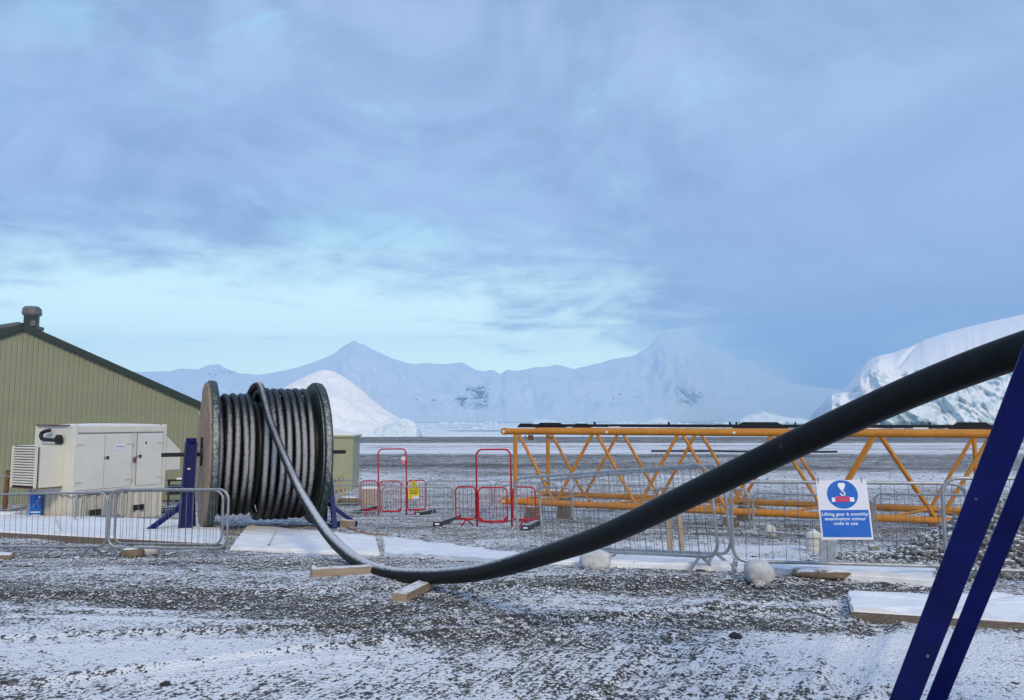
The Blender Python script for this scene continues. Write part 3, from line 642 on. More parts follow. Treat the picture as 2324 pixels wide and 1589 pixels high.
# ------------------------------------------------------------------ generator container
def generator():
    c = G(159, 1184); rz = math.radians(64)
    ex, ey = np.array([math.cos(rz), math.sin(rz), 0]), np.array([-math.sin(rz), math.cos(rz), 0])
    d = c[1]; zz = lambda y: P(159, y, d)[2] - c[2]
    H = zz(968); Ld = along(c + (0, 0, 1.4), ex, 375); We = along(c + (0, 0, 2.2), ey, 80)
    zs = zz(1126); zd = zz(986)
    t = thing('generator_container', 'cream generator container with double doors and louvred intake beside the shed', 'generator', c, rz)
    body = MB().box((Ld / 2, We / 2, (zs + H) / 2), (Ld - .06, We - .06, H - zs - .02)).build('body', M['cream'], t)
    for x in (.05, Ld - .05): MB().box((x, .03, (zs + H) / 2 + .02), (.10, .10, H - zs + .06)).build('corner_post', M['cream'], t, bevel=.01)
    MB().box((.05, We - .03, (zs + H) / 2), (.10, .10, H - zs)).build('corner_post', M['cream'], t, bevel=.01)
    MB().box((Ld / 2, .012, H - .09), (Ld - .22, .05, .16)).build('top_rail', M['cream'], t, bevel=.006)
    MB().box((Ld / 2, .012, zs + .06), (Ld - .22, .05, .11)).build('bottom_rail', M['cream'], t, bevel=.006)
    # doors
    xs = [.06] + [along(c + (0, 0, 1.4), ex, x) for x in (235, 298, 310, 367)]
    for k, (a, b) in enumerate(((xs[0], xs[1]), (xs[1] + .008, xs[2]), (xs[3], xs[4]))):
        zb, zt = zs + .125, zd
        dr = MB().box(((a + b) / 2, -.004, (zb + zt) / 2), (b - a - .012, .035, zt - zb)).build('door', M['creamdoor'], t, bevel=.006)
        MB().box(((a + b) / 2, .014, (zb + zt) / 2), (b - a + .014, .02, zt - zb + .028)).build('door_gap_shade', M['grey'], dr)  # added dark backing, paints shade into the gap round the door
        hx = (a + .10) if k == 0 else (b - .10)
        for z in (zb + .22, zt - .28):
            MB().box((hx, -.030, z), (.20, .018, .035)).tube([(hx + (-.1 if k == 0 else .1), -.032, z - .06), (hx + (-.1 if k == 0 else .1), -.032, z + .06)], .014, 8).build('hinge', M['creamskirt'], dr)
        if k != 0 or True:
            lx = {0: b - .05, 1: a + .09, 2: a + .09}[k]
            if k: MB().box((lx, -.032, zb + 1.08 * (zt - zb) * .52), (.06, .02, .085)).build('latch', M['dark'], dr)
            if k: MB().box((lx - .075, -.030, zb + 1.08 * (zt - zb) * .52), (.07, .016, .075)).build('latch_plate', M['steel'], dr)
    a, b = xs[1], xs[2]; zc = zz(1017)
    MB().box(((a + b) / 2 + .03, -.027, zc), (.34, .004, .19)).build('notice', M['paper'], t)
    MB().box(((a + b) / 2 + .03, -.031, zc), (.27, .003, .022)).build('notice_line', M['grey'], t)
    MB().box(((xs[2] + xs[3]) / 2, -.018, zz(1051)), (.085, .012, .12)).build('warning_plate', M['rust'], t)
    MB().box(((xs[2] + xs[3]) / 2, -.018, zz(1044)), (.085, .012, .035)).build('small_plate', M['grey'], t)
    MB().box((xs[3] + .27, -.026, zz(1010)), (.045, .006, .07)).build('number_plate', M['dark'], t)
    for dx, z in ((.2, 1033), (.33, 1033), (.2, 1046), (.33, 1045)): MB().box((xs[3] + dx, -.026, zz(z)), (.02, .003, .018)).build('bolt', M['creamskirt'], t)
    # corrugated fuel tank skirt
    def corr(L, z0, z1):
        q = []; n = int(L / .26)
        for i in range(n):
            a = i * L / n; p = L / n; q += [(a, 0), (a + .4 * p, 0), (a + .5 * p, .06), (a + .9 * p, .06)]
        q += [(L, 0)]; return q
    q = corr(Ld - .12, 0, 0); MB().grid(np.array([[(x + .06, .02 + y, -.15), (x + .06, .02 + y, zs - .02)] for x, y in q]), len(q), 2).build('skirt_sheet', M['creamskirt'], t)
    q = corr(We - .1, 0, 0); MB().grid(np.array([[(.08 + y, x + .05, zs - .02), (.08 + y, x + .05, -.15)] for x, y in q]), len(q), 2).build('skirt_sheet', M['creamskirt'], t)
    MB().box((Ld / 2, We / 2, zs / 2 - .1), (Ld - .3, We - .3, zs - .04)).build('tank', M['creamskirt'], t)
    for x in (.72, Ld - .85): MB().box((x, .018, .17), (.34, .03, .15)).build('forklift_pocket', M['dark'], t)
    # roof
    rf = MB().box((Ld / 2, We / 2, H - .01), (Ld - .02, We - .02, .04)).build('roof', M['cream'], t)
    MB().prism([(.15, 0, H + .012), (Ld - .1, 0, H + .012), (Ld - .3, 0, H + .05), (Ld * .55, 0, H + .075), (Ld * .3, 0, H + .06)], (0, .05, 0), (0, We - .05, 0)).build('roof_snow', M['snow'], rf)
    MB().box((.0, We * .55, H + .03), (.10, We * .8, .03)).build('flashing', M['maroon'], rf)
    # intake box with louvres on the near end
    y1 = along(c + (0, 0, 1.6), ey, 143); e0 = c + ey * y1
    p = along(e0 + (0, 0, 1.6), -ex, 84); w = along(e0 - ex * p + (0, 0, 1.6), ey, 29)
    z0, z1 = P(84, 1109, (e0 - ex * p)[1])[2] - c[2], P(84, 1012.5, (e0 - ex * p)[1])[2] - c[2]
    ib = MB().box((-p / 2 + .06, y1 + w / 2, (z0 + z1) / 2), (p - .12 + .12 - .06, w, z1 - z0)).build('intake_box', M['cream'], t, bevel=.01)
    MB().box((-p + .02, y1 + w / 2, (z0 + z1) / 2), (.03, w - .02, z1 - z0 - .02)).build('louvre_gap_shade', M['dark'], ib)  # dark sheet on the solid box, painted shade between the slats
    for i in range(15):
        z = z0 + .05 + (z1 - z0 - .07) * (i + .5) / 15
        MB().box((-p - .005, y1 + w / 2, z), (.046, w - .01, .026), [(.8, 0, .6), (0, 1, 0), (-.6, 0, .8)]).build('louvre', M['cream'], ib)
    for y in (y1 + .02, y1 + w - .02): MB().box((-p - .012, y, (z0 + z1) / 2), (.06, .04, z1 - z0)).build('louvre_frame', M['cream'], ib)
    MB().box((-p / 2, y1 + w / 2, z0 - .01), (p, w + .03, .025)).build('drip_tray', M['rust'], ib)
    # exhaust pipe
    ya = lambda x: along(c + (0, 0, 2.3), ey, x)
    pts = [(-.10, ya(140), zz(998)), (-.16, ya(132), zz(999)), (-.17, ya(113), zz(998)), (-.17, ya(108), zz(993)), (-.16, ya(107), zz(985)), (-.14, ya(112), zz(980)), (-.12, ya(122), zz(977))]
    MB().tube(catmull(pts, 5), .052, 10).build('exhaust_pipe', M['blacksteel'], t, smooth=True)
    MB().tube([(-.02, ya(140), zz(998)), (-.12, ya(139), zz(998))], .13, 14).build('exhaust_flange', M['blacksteel'], t)
    # sloped hood on the far end
    Lh = along(c + ex * Ld + (0, 0, 1.4), ex, 411); dl = (c + ex * Ld)[1]
    za, zb_, zc_ = P(376, 986, dl)[2] - c[2], P(410, 1022, dl + .5)[2] - c[2], P(410, 1065, dl + .5)[2] - c[2]
    MB().prism([(Ld, 0, zc_), (Ld + Lh, 0, zc_), (Ld + Lh, 0, zb_), (Ld, 0, za)], (0, .04, 0), (0, We - .05, 0)).build('outlet_hood', M['cream'], t, bevel=.008)
    return c
generator()

# ------------------------------------------------------------------ cable drum on its stands, and the cable
AX = math.radians(26); a1 = np.array([math.cos(AX), math.sin(AX), 0]); a2 = np.array([-math.sin(AX), math.cos(AX), 0])
DC = P(472, 1031, 17.0); DR = (P(472, 865, 17.0)[2] - P(472, 1198, 17.0)[2]) / 2
DW = along(DC, a1, 711)
def drum():
    root = np.array([DC[0], DC[1], float(gz(DC[0], DC[1]))]); zc = DC[2] - root[2]
    t = thing('cable_drum', 'huge wooden cable drum wound with frosted black cable', 'drum', root, AX)
    def place(o, x): o.location = (x, 0, zc); o.parent = t; return o
    th = .20
    for k, x in enumerate((0, DW)):
        core = place(MB().lathe_x([(-th / 2 + .03, .05), (-th / 2 + .03, DR - .02), (th / 2 - .004, DR - .02), (th / 2 - .004, .05)], 72).build('flange', M['turn_dark'] if k else M['drumwood']), x)
        rim = MB().lathe_x([(-th / 2 + .045, DR - .05), (-th / 2 + .045, DR + .005), (-.03, DR + .022), (.05, DR + .022), (th / 2, DR + .006), (th / 2, DR - .16)], 96).build('rim_wrap', M['lag'], core, smooth=True)
        v = rim.data.vertices
        co = np.zeros(len(v) * 3); v.foreach_get('co', co); co = co.reshape(-1, 3)
        n_ = fbm(np.arctan2(co[:, 2], co[:, 1]) * 9, co[:, 0] * 8, 4 + k, 3) - .5
        co[:, 1:] *= (1 + .022 * n_)[:, None]; v.foreach_set('co', co.ravel())
        if k: place(MB().lathe_x([(-th / 2 + .0, .4), (-th / 2 + .0, DR - .03), (-th / 2 + .02, DR - .03), (-th / 2 + .02, .4)], 72).build('inner_lining', M['lag']), x)
        # outer boards: each plank clipped to the circle
        nb = 12; wv = 2 * (DR - .03) / nb
        for b in range(nb):
            y0, y1 = -DR + .03 + b * wv + .006, -DR + .03 + (b + 1) * wv - .006
            R = DR - .03; s = -1 if k == 0 else 1; poly = []
            ysl = np.linspace(y0, y1, 5)
            up = [(0, y, math.sqrt(max(1e-4, R * R - y * y))) for y in ysl]; dnw = [(0, y, -math.sqrt(max(1e-4, R * R - y * y))) for y in ysl[::-1]]
            off = .006 * (b % 3)
            xa, xb = (s * (th / 2 + off) + x, s * (th / 2 - .05) + x)
            o = MB().prism(up + dnw, (0, 0, 0), (xb - xa, 0, 0)).build('plank', M['drumwood'], core); o.location = (xa - x, 0, 0)
    place(MB().lathe_x([(.1, .5), (.1, 1.02), (DW - .1, 1.02), (DW - .1, .5)], 64).build('barrel', M['turn_dark'], smooth=False), 0)
    # turns of cable: one mesh for each layer, shared
    r = .075
    def turn_mesh(R, name):
        a = np.linspace(0, 2 * math.pi, 97)[:-1]
        return MB().tube(np.stack([.010 * np.sin(a * 3), R * np.cos(a), R * np.sin(a)], -1), r, 12, closed=True).mesh(name, M['turn'], True)
    m1, m2, m0 = turn_mesh(1.265, 'cable_turn'), turn_mesh(1.40, 'cable_turn'), turn_mesh(1.09, 'cable_turn'); m0.materials[0] = M['turn_dark']
    xg = lambda px: along(DC + (0, 0, .2), a1, px)
    def put(me, x):
        o = bpy.data.objects.new('cable_turn', me); C.objects.link(o); o.parent = t; o.location = (x, 0, zc + random.uniform(-.008, .008)); o.rotation_euler = (random.uniform(0, 6), random.uniform(-.008, .008), random.uniform(-.008, .008))
    for x in np.arange(.18, DW - .15, .152): put(m0, x)
    xf = lambda px, R: along(DC - a2 * (R + .07), a1, px)
    for px in (500, 521, 540, 558.5, 574): put(m1, xf(px, 1.265))
    for k in range(7): put(m2, xf(607 + 17.4 * k, 1.40))
    # axle with hub plates
    xo = along(DC, -a1, 366)
    MB().box(((DW + .75 - xo) / 2 * 1.0, 0, zc), (DW + .75 + xo, .085, .085)).build('axle', M['blacksteel'], t)
    for x, s in ((-.11, -1), (DW + .11, 1)):
        MB().lathe_x([(0, .02), (0, .21), (s * .035, .21), (s * .035, .02)], 24).build('hub_plate', M['blacksteel'], t, loc=(x, 0, zc))
    o = MB().box((-.14, -.02, zc + .06), (.05, .07, .62)).build('drive_bar', M['blacksteel'], t)
drum()
def stand(name, label, top, foot, w, second, brace_to, extra=None):
    root = np.array([foot[0], foot[1], float(gz(foot[0], foot[1]))])
    t = thing(name, label, 'stand', root, 0, 'blue stands carrying the cable drum')
    L = lambda p: np.array(p) - root
    side = a1
    # post: a channel, web and two flanges
    MB().bar(L(foot), L(top), w, .035, up=a2).build('post_web', M['blue'], t)
    for s in (-1, 1):
        q = a1 * s * (w / 2 - .02) - a2 * .05
        MB().bar(L(foot) + q * np.array([1.15, 1.15, 1]), L(top) + q, .035, .13, up=a2).build('post_flange', M['blue_worn'], t)
    MB().box(L(top) + (0, 0, .04), (w * .7, .12, .10)).build('post_cap', M['blue'], t)
    for a, b, ww in second: MB().bar(L(a), L(b), ww, ww, up=a2 + .01).build('leg', M['blue_worn'], t)
    for a, b in brace_to: MB().bar(L(a), L(b), .09, .09, up=a1).build('brace', M['blue'], t)
    return t, L
def stands():
    tl = P(434, 1004, 16.55); fl = G(419, 1200); fl = P(419, 1198, 16.35); fl[2] = float(gz(fl[0], fl[1])) - .02
    g = lambda p: np.array([p[0], p[1], float(gz(p[0], p[1]))])
    b0 = fl + (tl - fl) * .32; foot2 = g(fl - a1 * .75 + a2 * .3)
    t, L = stand('drum_stand', 'tall blue steel post stand between the generator and the drum', tl, fl, .25,
        [(fl + (tl - fl) * .6 + a1 * .1 + a2 * .35, g(fl + a1 * .22 + a2 * .55), .08)], [(b0 - a1 * .08, foot2)])
    MB().box(L(fl + (tl - fl) * .71) - a2 * .03 - np.array([0, .02, 0]), (.06, .012, .035)).build('white_tag', M['paper'], t)
    MB().bar(L(g(fl) + a2 * .75 - a1 * .1 + (0, 0, .05)), L(g(fl) - a2 * .1 + (0, 0, .05)), .16, .09).build('base_beam', M['blue_worn'], t)
    er = DC + a1 * (DW + .30); f1 = g(P(760, 1196, er[1] - 1.0)); top = er + (0, 0, .25); f2 = g(er + a2 * .75)
    root = g(er); t = thing('drum_stand', 'slim blue steel trestle stand at the far flange of the drum', 'stand', root, 0, 'blue stands carrying the cable drum')
    L = lambda p: np.array(p) - root
    MB().bar(L(f1), L(top), .10, .10, up=a1).build('leg', M['blue_worn'], t); MB().bar(L(f2), L(top), .10, .10, up=a1).build('leg', M['blue_worn'], t)
    MB().bar(L(g(er)), L(er), .10, .10, up=a1).build('post', M['blue_worn'], t)
    br0 = f1 + (top - f1) * .33 - a1 * .2; br1 = g(f1 + a1 * .62 + a2 * .5)
    MB().bar(L(br0 + a2 * .4), L(br1 + (0, 0, .06)), .09, .09, up=a2).build('brace', M['blue'], t)
    MB().bar(L(f1 + (0, 0, .05)), L(f2 + (0, 0, .05)), .12, .10).build('base_beam', M['blue_worn'], t)
    MB().bar(L(g(f1 + a2 * .5) + (0, 0, .07)), L(br1 + (0, 0, .07)), .10, .12).build('outrigger', M['blue'], t)
    k = g(br1 - a1 * .28 - a2 * .25)
    o = MB().box((0, 0, .08), (.30, .18, .17), [(.9, -.44, 0), (.44, .9, 0), (0, 0, 1)]).build('timber_chock', M['wood'], bevel=.01, loc=k); tag(o, 'stubby timber chock beside the foot of the slim blue trestle', 'timber')
stands()
def cable():
    zc = DC[2]; R = 1.52
    s0 = along(DC + (0, 0, 1.5), a1, 581)
    pts = []
    for ang, ds in ((165, -.10), (140, -.05), (115, -.02), (92, 0), (70, .04)):
        a = math.radians(ang); pts.append(DC + a1 * (s0 + ds) + a2 * (-R * math.cos(a)) * -1 * -1 + np.array([0, 0, R * math.sin(a)]))
    pts = [DC + a1 * (s0 + ds) - a2 * (R * math.cos(math.radians(ang))) + np.array([0, 0, R * math.sin(math.radians(ang))]) for ang, ds in ((150, -.12), (128, -.06), (108, -.02), (90, .0), (72, .05))]
    free = [(613, 955, 15.75), (630, 1000, 15.1), (652, 1052, 14.35), (680, 1112, 13.4), (712, 1166, 12.25), (745, 1214, 11.0), (783, 1253, 9.95), (830, 1285, 9.0), (890, 1303, 8.4), (974, 1308, 7.8), (1060, 1303, 7.2), (1140, 1288, 6.6), (1230, 1262, 6.05), (1378, 1212, 5.3), (1606, 1104, 4.55), (1816, 1003, 4.08), (2070, 888, 3.6), (2324, 793, 3.17), (2600, 720, 2.75)]
    pts += [P(*q) for q in free]
    e = pts[-1]
    for dx, dy, dz in ((.55, -.35, .10), (1.15, -.7, -.05), (1.7, -1.1, -.55), (2.0, -1.4, -1.2)): pts.append(e + np.array([dx, dy, dz]))
    last = pts[-1]; pts.append(np.array([last[0] + .6, last[1] - .6, float(gz(last[0], last[1])) + .08]))
    path = catmull(pts, 14); root = G(974, 1325)
    o = MB().tube(path, .075, 24).build('power_cable', M['cable'], smooth=True, loc=tuple(root), off=root)
    tag(o, 'thick black power cable sagging from the drum, dusted with snow on top', 'cable')
cable()
# timbers under the sag of the cable
def timber(name, label, pa, pb, w, h, m='wood', cat='timber', lift=(0, 0), group=None):
    a, b = G(*pa), G(*pb); a[2] += h / 2 + lift[0]; b[2] += h / 2 + lift[1]; root = (a + b) / 2; root[2] -= h / 2
    d = b - a; L = np.linalg.norm(d); rz = math.atan2(d[1], d[0]); pit = -math.asin(d[2] / L)
    o = MB().box((0, 0, h / 2), (L, w, h)).build(name, M[m], bevel=.006, loc=tuple(root)); o.rotation_euler = (0, pit, rz)
    return tag(o, label, cat, group)
timber('timber_plank', 'pale timber plank lying across the gravel left of the cable sag', (706, 1310), (872, 1300), .13, .09)
timber('timber_plank', 'short snow topped timber wedged under the lowest point of the cable', (905, 1366), (1000, 1318), .15, .075, lift=(0.0, .0))

# foreground stand at the right
def near_stand():
    A0, A1 = P(2052, 1589, 3.2), P(2316, 908, 2.62); B0, B1 = P(2125, 1589, 3.9), P(2325, 1100, 3.35)
    def ext(a, b, z): t_ = (z - a[2]) / (b[2] - a[2]); return a + (b - a) * t_
    fa, fb = ext(A0, A1, 0), ext(B0, B1, 0)
    fa = ext(A0, A1, float(gz(fa[0], fa[1]))); fb = ext(B0, B1, float(gz(fb[0], fb[1])))
    ta, tb = ext(A0, A1, CZ + .52), ext(B0, B1, CZ + .52)
    root = fa.copy(); L = lambda p: np.array(p) - root
    t = thing('cable_stand', 'dark blue steel box section stand leaning over the near cable end', 'stand', root)
    vw = lambda p: np.array([0, 0, CZ]) - p
    MB().bar(L(fa), L(ta), .097, .05, up=vw((A0 + A1) / 2)).build('leg', M['blue'], t, bevel=.008)
    MB().bar(L(fb), L(tb), .080, .05, up=vw((B0 + B1) / 2)).build('leg', M['blue'], t, bevel=.007)
    for z in (.06,):
        MB().bar(L(fa + (-.0, .0, z)), L(fb + (0, 0, z)), .10, .10).build('base_beam', M['blue'], t, bevel=.006)
    MB().bar(L(fa + (0, -.3, .06)), L(fa + (0, .15, .06)), .14, .12).build('base_foot', M['blue'], t, bevel=.006)
    MB().bar(L(fb + (0, -.3, .06)), L(fb + (0, .10, .06)), .14, .12).build('base_foot', M['blue'], t, bevel=.006)
    MB().bar(L(ta), L(tb), .09, .09).build('head_beam', M['blue'], t, bevel=.006)
    pb = tb + np.array([1.5, .2, 0]); pb[2] = float(gz(pb[0], pb[1]))
    MB().bar(L(tb), L(pb), .08, .08, up=(0, 1, .1)).build('prop', M['blue'], t, bevel=.006)
    pa = ta + np.array([1.5, -.4, 0]); pa[2] = float(gz(pa[0], pa[1]))
    MB().bar(L(ta), L(pa), .09, .09, up=(0, 1, .1)).build('prop', M['blue'], t, bevel=.006)
near_stand()

# ------------------------------------------------------------------ snow covered trackway mats
def mat_quad(label, q, thick, wood=True, snowt=.035, lines=0):
    pts = [G(*p) for p in q]; c = sum(pts) / 4; root = c.copy()
    t = thing('track_mat', label, 'mat', root, 0, 'snow covered track mats')
    loc = [p - root for p in pts]
    def slab(inset, z0, z1, nm, m, jag=0.0):
        cc = sum(loc) / 4; n = 26; bot, topv = [], []
        ring = []
        for i in range(4):
            a, b = loc[i], loc[(i + 1) % 4]
            for k in range(n):
                p = a + (b - a) * k / n; ring.append(cc + (p - cc) * (1 - inset))
        R = np.array(ring); w = R + root; jz = jag * (vn(w[:, 0] * 5, w[:, 1] * 5, 6) - .5)
        R2 = R.copy()
        if jag: R2[:, :2] *= (1 - .022 * vn(w[:, 0] * 5, w[:, 1] * 5, 2))[:, None]
        lo_ = R2.copy(); lo_[:, 2] += z0; hi_ = R2.copy(); hi_[:, 2] += z1 + jz
        mid = cc.copy(); mid[2] += z1
        N = len(R); v = np.vstack([lo_, hi_, mid[None]])
        f = [(i, (i + 1) % N, N + (i + 1) % N, N + i) for i in range(N)] + [(N + i, N + (i + 1) % N, 2 * N) for i in range(N)]
        return MB().add(v, f).build(nm, m, t)
    slab(0, -.12, thick, 'deck', M['wood_old'] if wood else M['snow'])
    slab(.006, thick - .004, thick + snowt, 'snow_cover', M['snow'], .045)
    # board joints showing as dark slots through the snow
    for k in range(lines):
        f_ = (k + .6) / (lines + .3); a = loc[0] + (loc[1] - loc[0]) * f_; b = loc[3] + (loc[2] - loc[3]) * f_
        a2_, b2_ = a + (b - a) * .1, a + (b - a) * .75
        up = np.array([0, 0, thick + snowt - .006])
        MB().bar(a2_ + up, b2_ + up, .03, .05).build('board_edge', M['wood_old'], t)
    return t
mat_quad('long snow covered track mat with a timber edge behind the left barriers', [(-120, 1213), (512, 1249), (500, 1196), (-120, 1172)], .10, lines=1)
mat_quad('wide snow covered track mat in front of the cable drum', [(522, 1250), (862, 1263), (852, 1224), (560, 1198)], .035, lines=2, wood=False)
mat_quad('tapering snow covered track mat where the cable sags lowest', [(872, 1263), (1135, 1280), (1192, 1263), (868, 1223)], .025, wood=False)
mat_quad('narrow snow covered track mat beneath the barriers with the wooden stakes', [(1146, 1281), (1660, 1297), (1664, 1276), (1204, 1264)], .05, lines=1, wood=False)
mat_quad('snow covered track mat under the flattened brown sack', [(1672, 1298), (2120, 1330), (2130, 1306), (1676, 1277)], .05, wood=False)
mat_quad('brown edged snow topped track mat beside the near blue stand', [(1932, 1405), (2480, 1442), (2480, 1369), (1922, 1364)], .06, snowt=.025)

# ------------------------------------------------------------------ steel crowd barriers
def frame_from(a, b):
    d = b - a; L = float(np.linalg.norm(d)); x = d / L; y = np.cross((0, 0, 1), x); y /= np.linalg.norm(y); z = np.cross(x, y)
    m = Matrix(((x[0], y[0], z[0]), (x[1], y[1], z[1]), (x[2], y[2], z[2]))); return L, m.to_euler()
def barrier(label, pa, pb, ytop, bars='v', lean=0.0, group='grey steel crowd barriers', footy=.24):
    a, b = G(*pa), G(*pb); L, e = frame_from(a, b)
    H = float(P(pa[0], ytop, a[1])[2] - a[2]); H = min(1.2, max(.7, H))
    lean = lean or random.uniform(-.03, .03)
    if lean: e = (Matrix.Rotation(lean, 3, Vector(b - a).normalized()) @ e.to_matrix()).to_euler()
    t = thing('crowd_barrier', label, 'barrier', a, 0, group, rot=e)
    z0 = .15 * H; r = .019
    MB().tube(rrect(L, z0, H, .15 * H, 7), r, 10, closed=True).build('frame', M['steel'], t, smooth=True)
    zi = [z0 + .01, H - .01]
    if bars in ('v', 'g'):
        n = int(L / (.105 if bars == 'v' else .135)); me = MB().tube([(0, 0, z0 + .01), (0, 0, H - .01)], .0029, 6).mesh('bar', M['wire'], True)
        me2 = MB().tube([(0, 0, z0 + .05), (0, 0, H - .05)], .0029, 6).mesh('bar', M['wire'], True)
        for i in range(1, n):
            x = L * i / n; o = bpy.data.objects.new('bar', me2 if min(x, L - x) < .12 * H else me); C.objects.link(o); o.parent = t; o.location = (x, 0, 0)
        if bars == 'g':
            for k in (.3, .52, .74): MB().tube([(0.01, .005, z0 + (H - z0) * k), (L - .01, .005, z0 + (H - z0) * k)], .0029, 6).build('rail', M['wire'], t, smooth=True)
    else:
        mb = MB(); n = int(L / .12)
        for i in range(1, n):
            x = L * i / n; k = .05 if min(x, L - x) < .12 * H else .01; mb.tube([(x, 0, z0 + k), (x, 0, H - k)], .0034, 5)
        mb.build('infill_bars', M['wire'], t, smooth=True)
    for x in (.27, L - .27):
        mb = MB()
        for s in (-1, 1): mb.bar((x, 0, z0 + .01), (x + .015 * s, s * footy, .0), .038, .012, up=(1, 0, 0))
        mb.build('foot', M['steel'], t)
    for x in (0.0,):
        MB().tube([(x - .03, 0, H * .72), (x - .03, 0, H * .66), (x, 0, H * .66)], .008, 6).build('hook', M['steel'], t)
    return t, H, L, a, b
barrier('grey crowd barrier in front of the blue walkway sign', (-92, 1262), (240, 1263), 1124)
barrier('front one of two overlapping grey crowd barriers by the drum', (244, 1266), (514, 1268), 1111)
barrier('rear one of two overlapping grey crowd barriers by the drum', (258, 1255), (503, 1258), 1114)
barrier('grey crowd barrier close against the skirt of the generator', (168, 1193), (285, 1181), 1120, 'j')
barrier('grey crowd barrier running towards the generator hood', (182, 1187), (352, 1169), 1117, 'j')
barrier('grey crowd barrier between the generator and the tall blue post', (356, 1168), (450, 1160), 1106, 'j')
barrier('far grey crowd barrier on the rusty post side of the generator', (-110, 1176), (26, 1170), 1078, 'j')
barrier('grey crowd barrier with its end behind the blue trestle', (716, 1172), (858, 1173), 1101, 'j')
barrier('grey crowd barrier in front of the gate with the yellow sign', (866, 1183), (1028, 1183), 1105, 'j')
barrier('grey crowd barrier linking the two red gates', (968, 1165), (1116, 1166), 1092, 'j')
barrier('grey crowd barrier behind the wide red gate', (1122, 1168), (1262, 1172), 1093, 'j')
barrier('grey crowd barrier standing behind the hut side pallet', (700, 1153), (815, 1153), 1090, 'j')
barrier('grey crowd barrier before the timber blocks of the orange boom', (1226, 1190), (1298, 1194), 1106, 'j')
barrier('grey crowd barrier below the first bays of the orange boom', (1301, 1198), (1486, 1204), 1100, 'j')
barrier('grey crowd barrier behind the two wooden stakes', (1497, 1206), (1704, 1219), 1107, 'j')
barrier('grey crowd barrier behind the lifting gear sign with white drums', (1712, 1222), (1985, 1241), 1119, 'j')
barrier('grey crowd barrier half buried against the rubble heap', (1994, 1243), (2290, 1262), 1120, 'j')
barrier('near grey crowd barrier crossed by the sagging cable', (1181, 1272), (1637, 1303), 1080, 'g')
barrier('grey crowd barrier doubled up behind the one the cable crosses', (1236, 1267), (1667, 1295), 1089, 'v')
bg, HG, LG, ga, gb = barrier('grey crowd barrier carrying the blue lifting gear sign', (1665, 1305), (2204, 1321), 1093, 'g')
barrier('grey crowd barrier beside the rubble heap and the near blue stand', (2151, 1328), (2660, 1342), 1085, 'v')

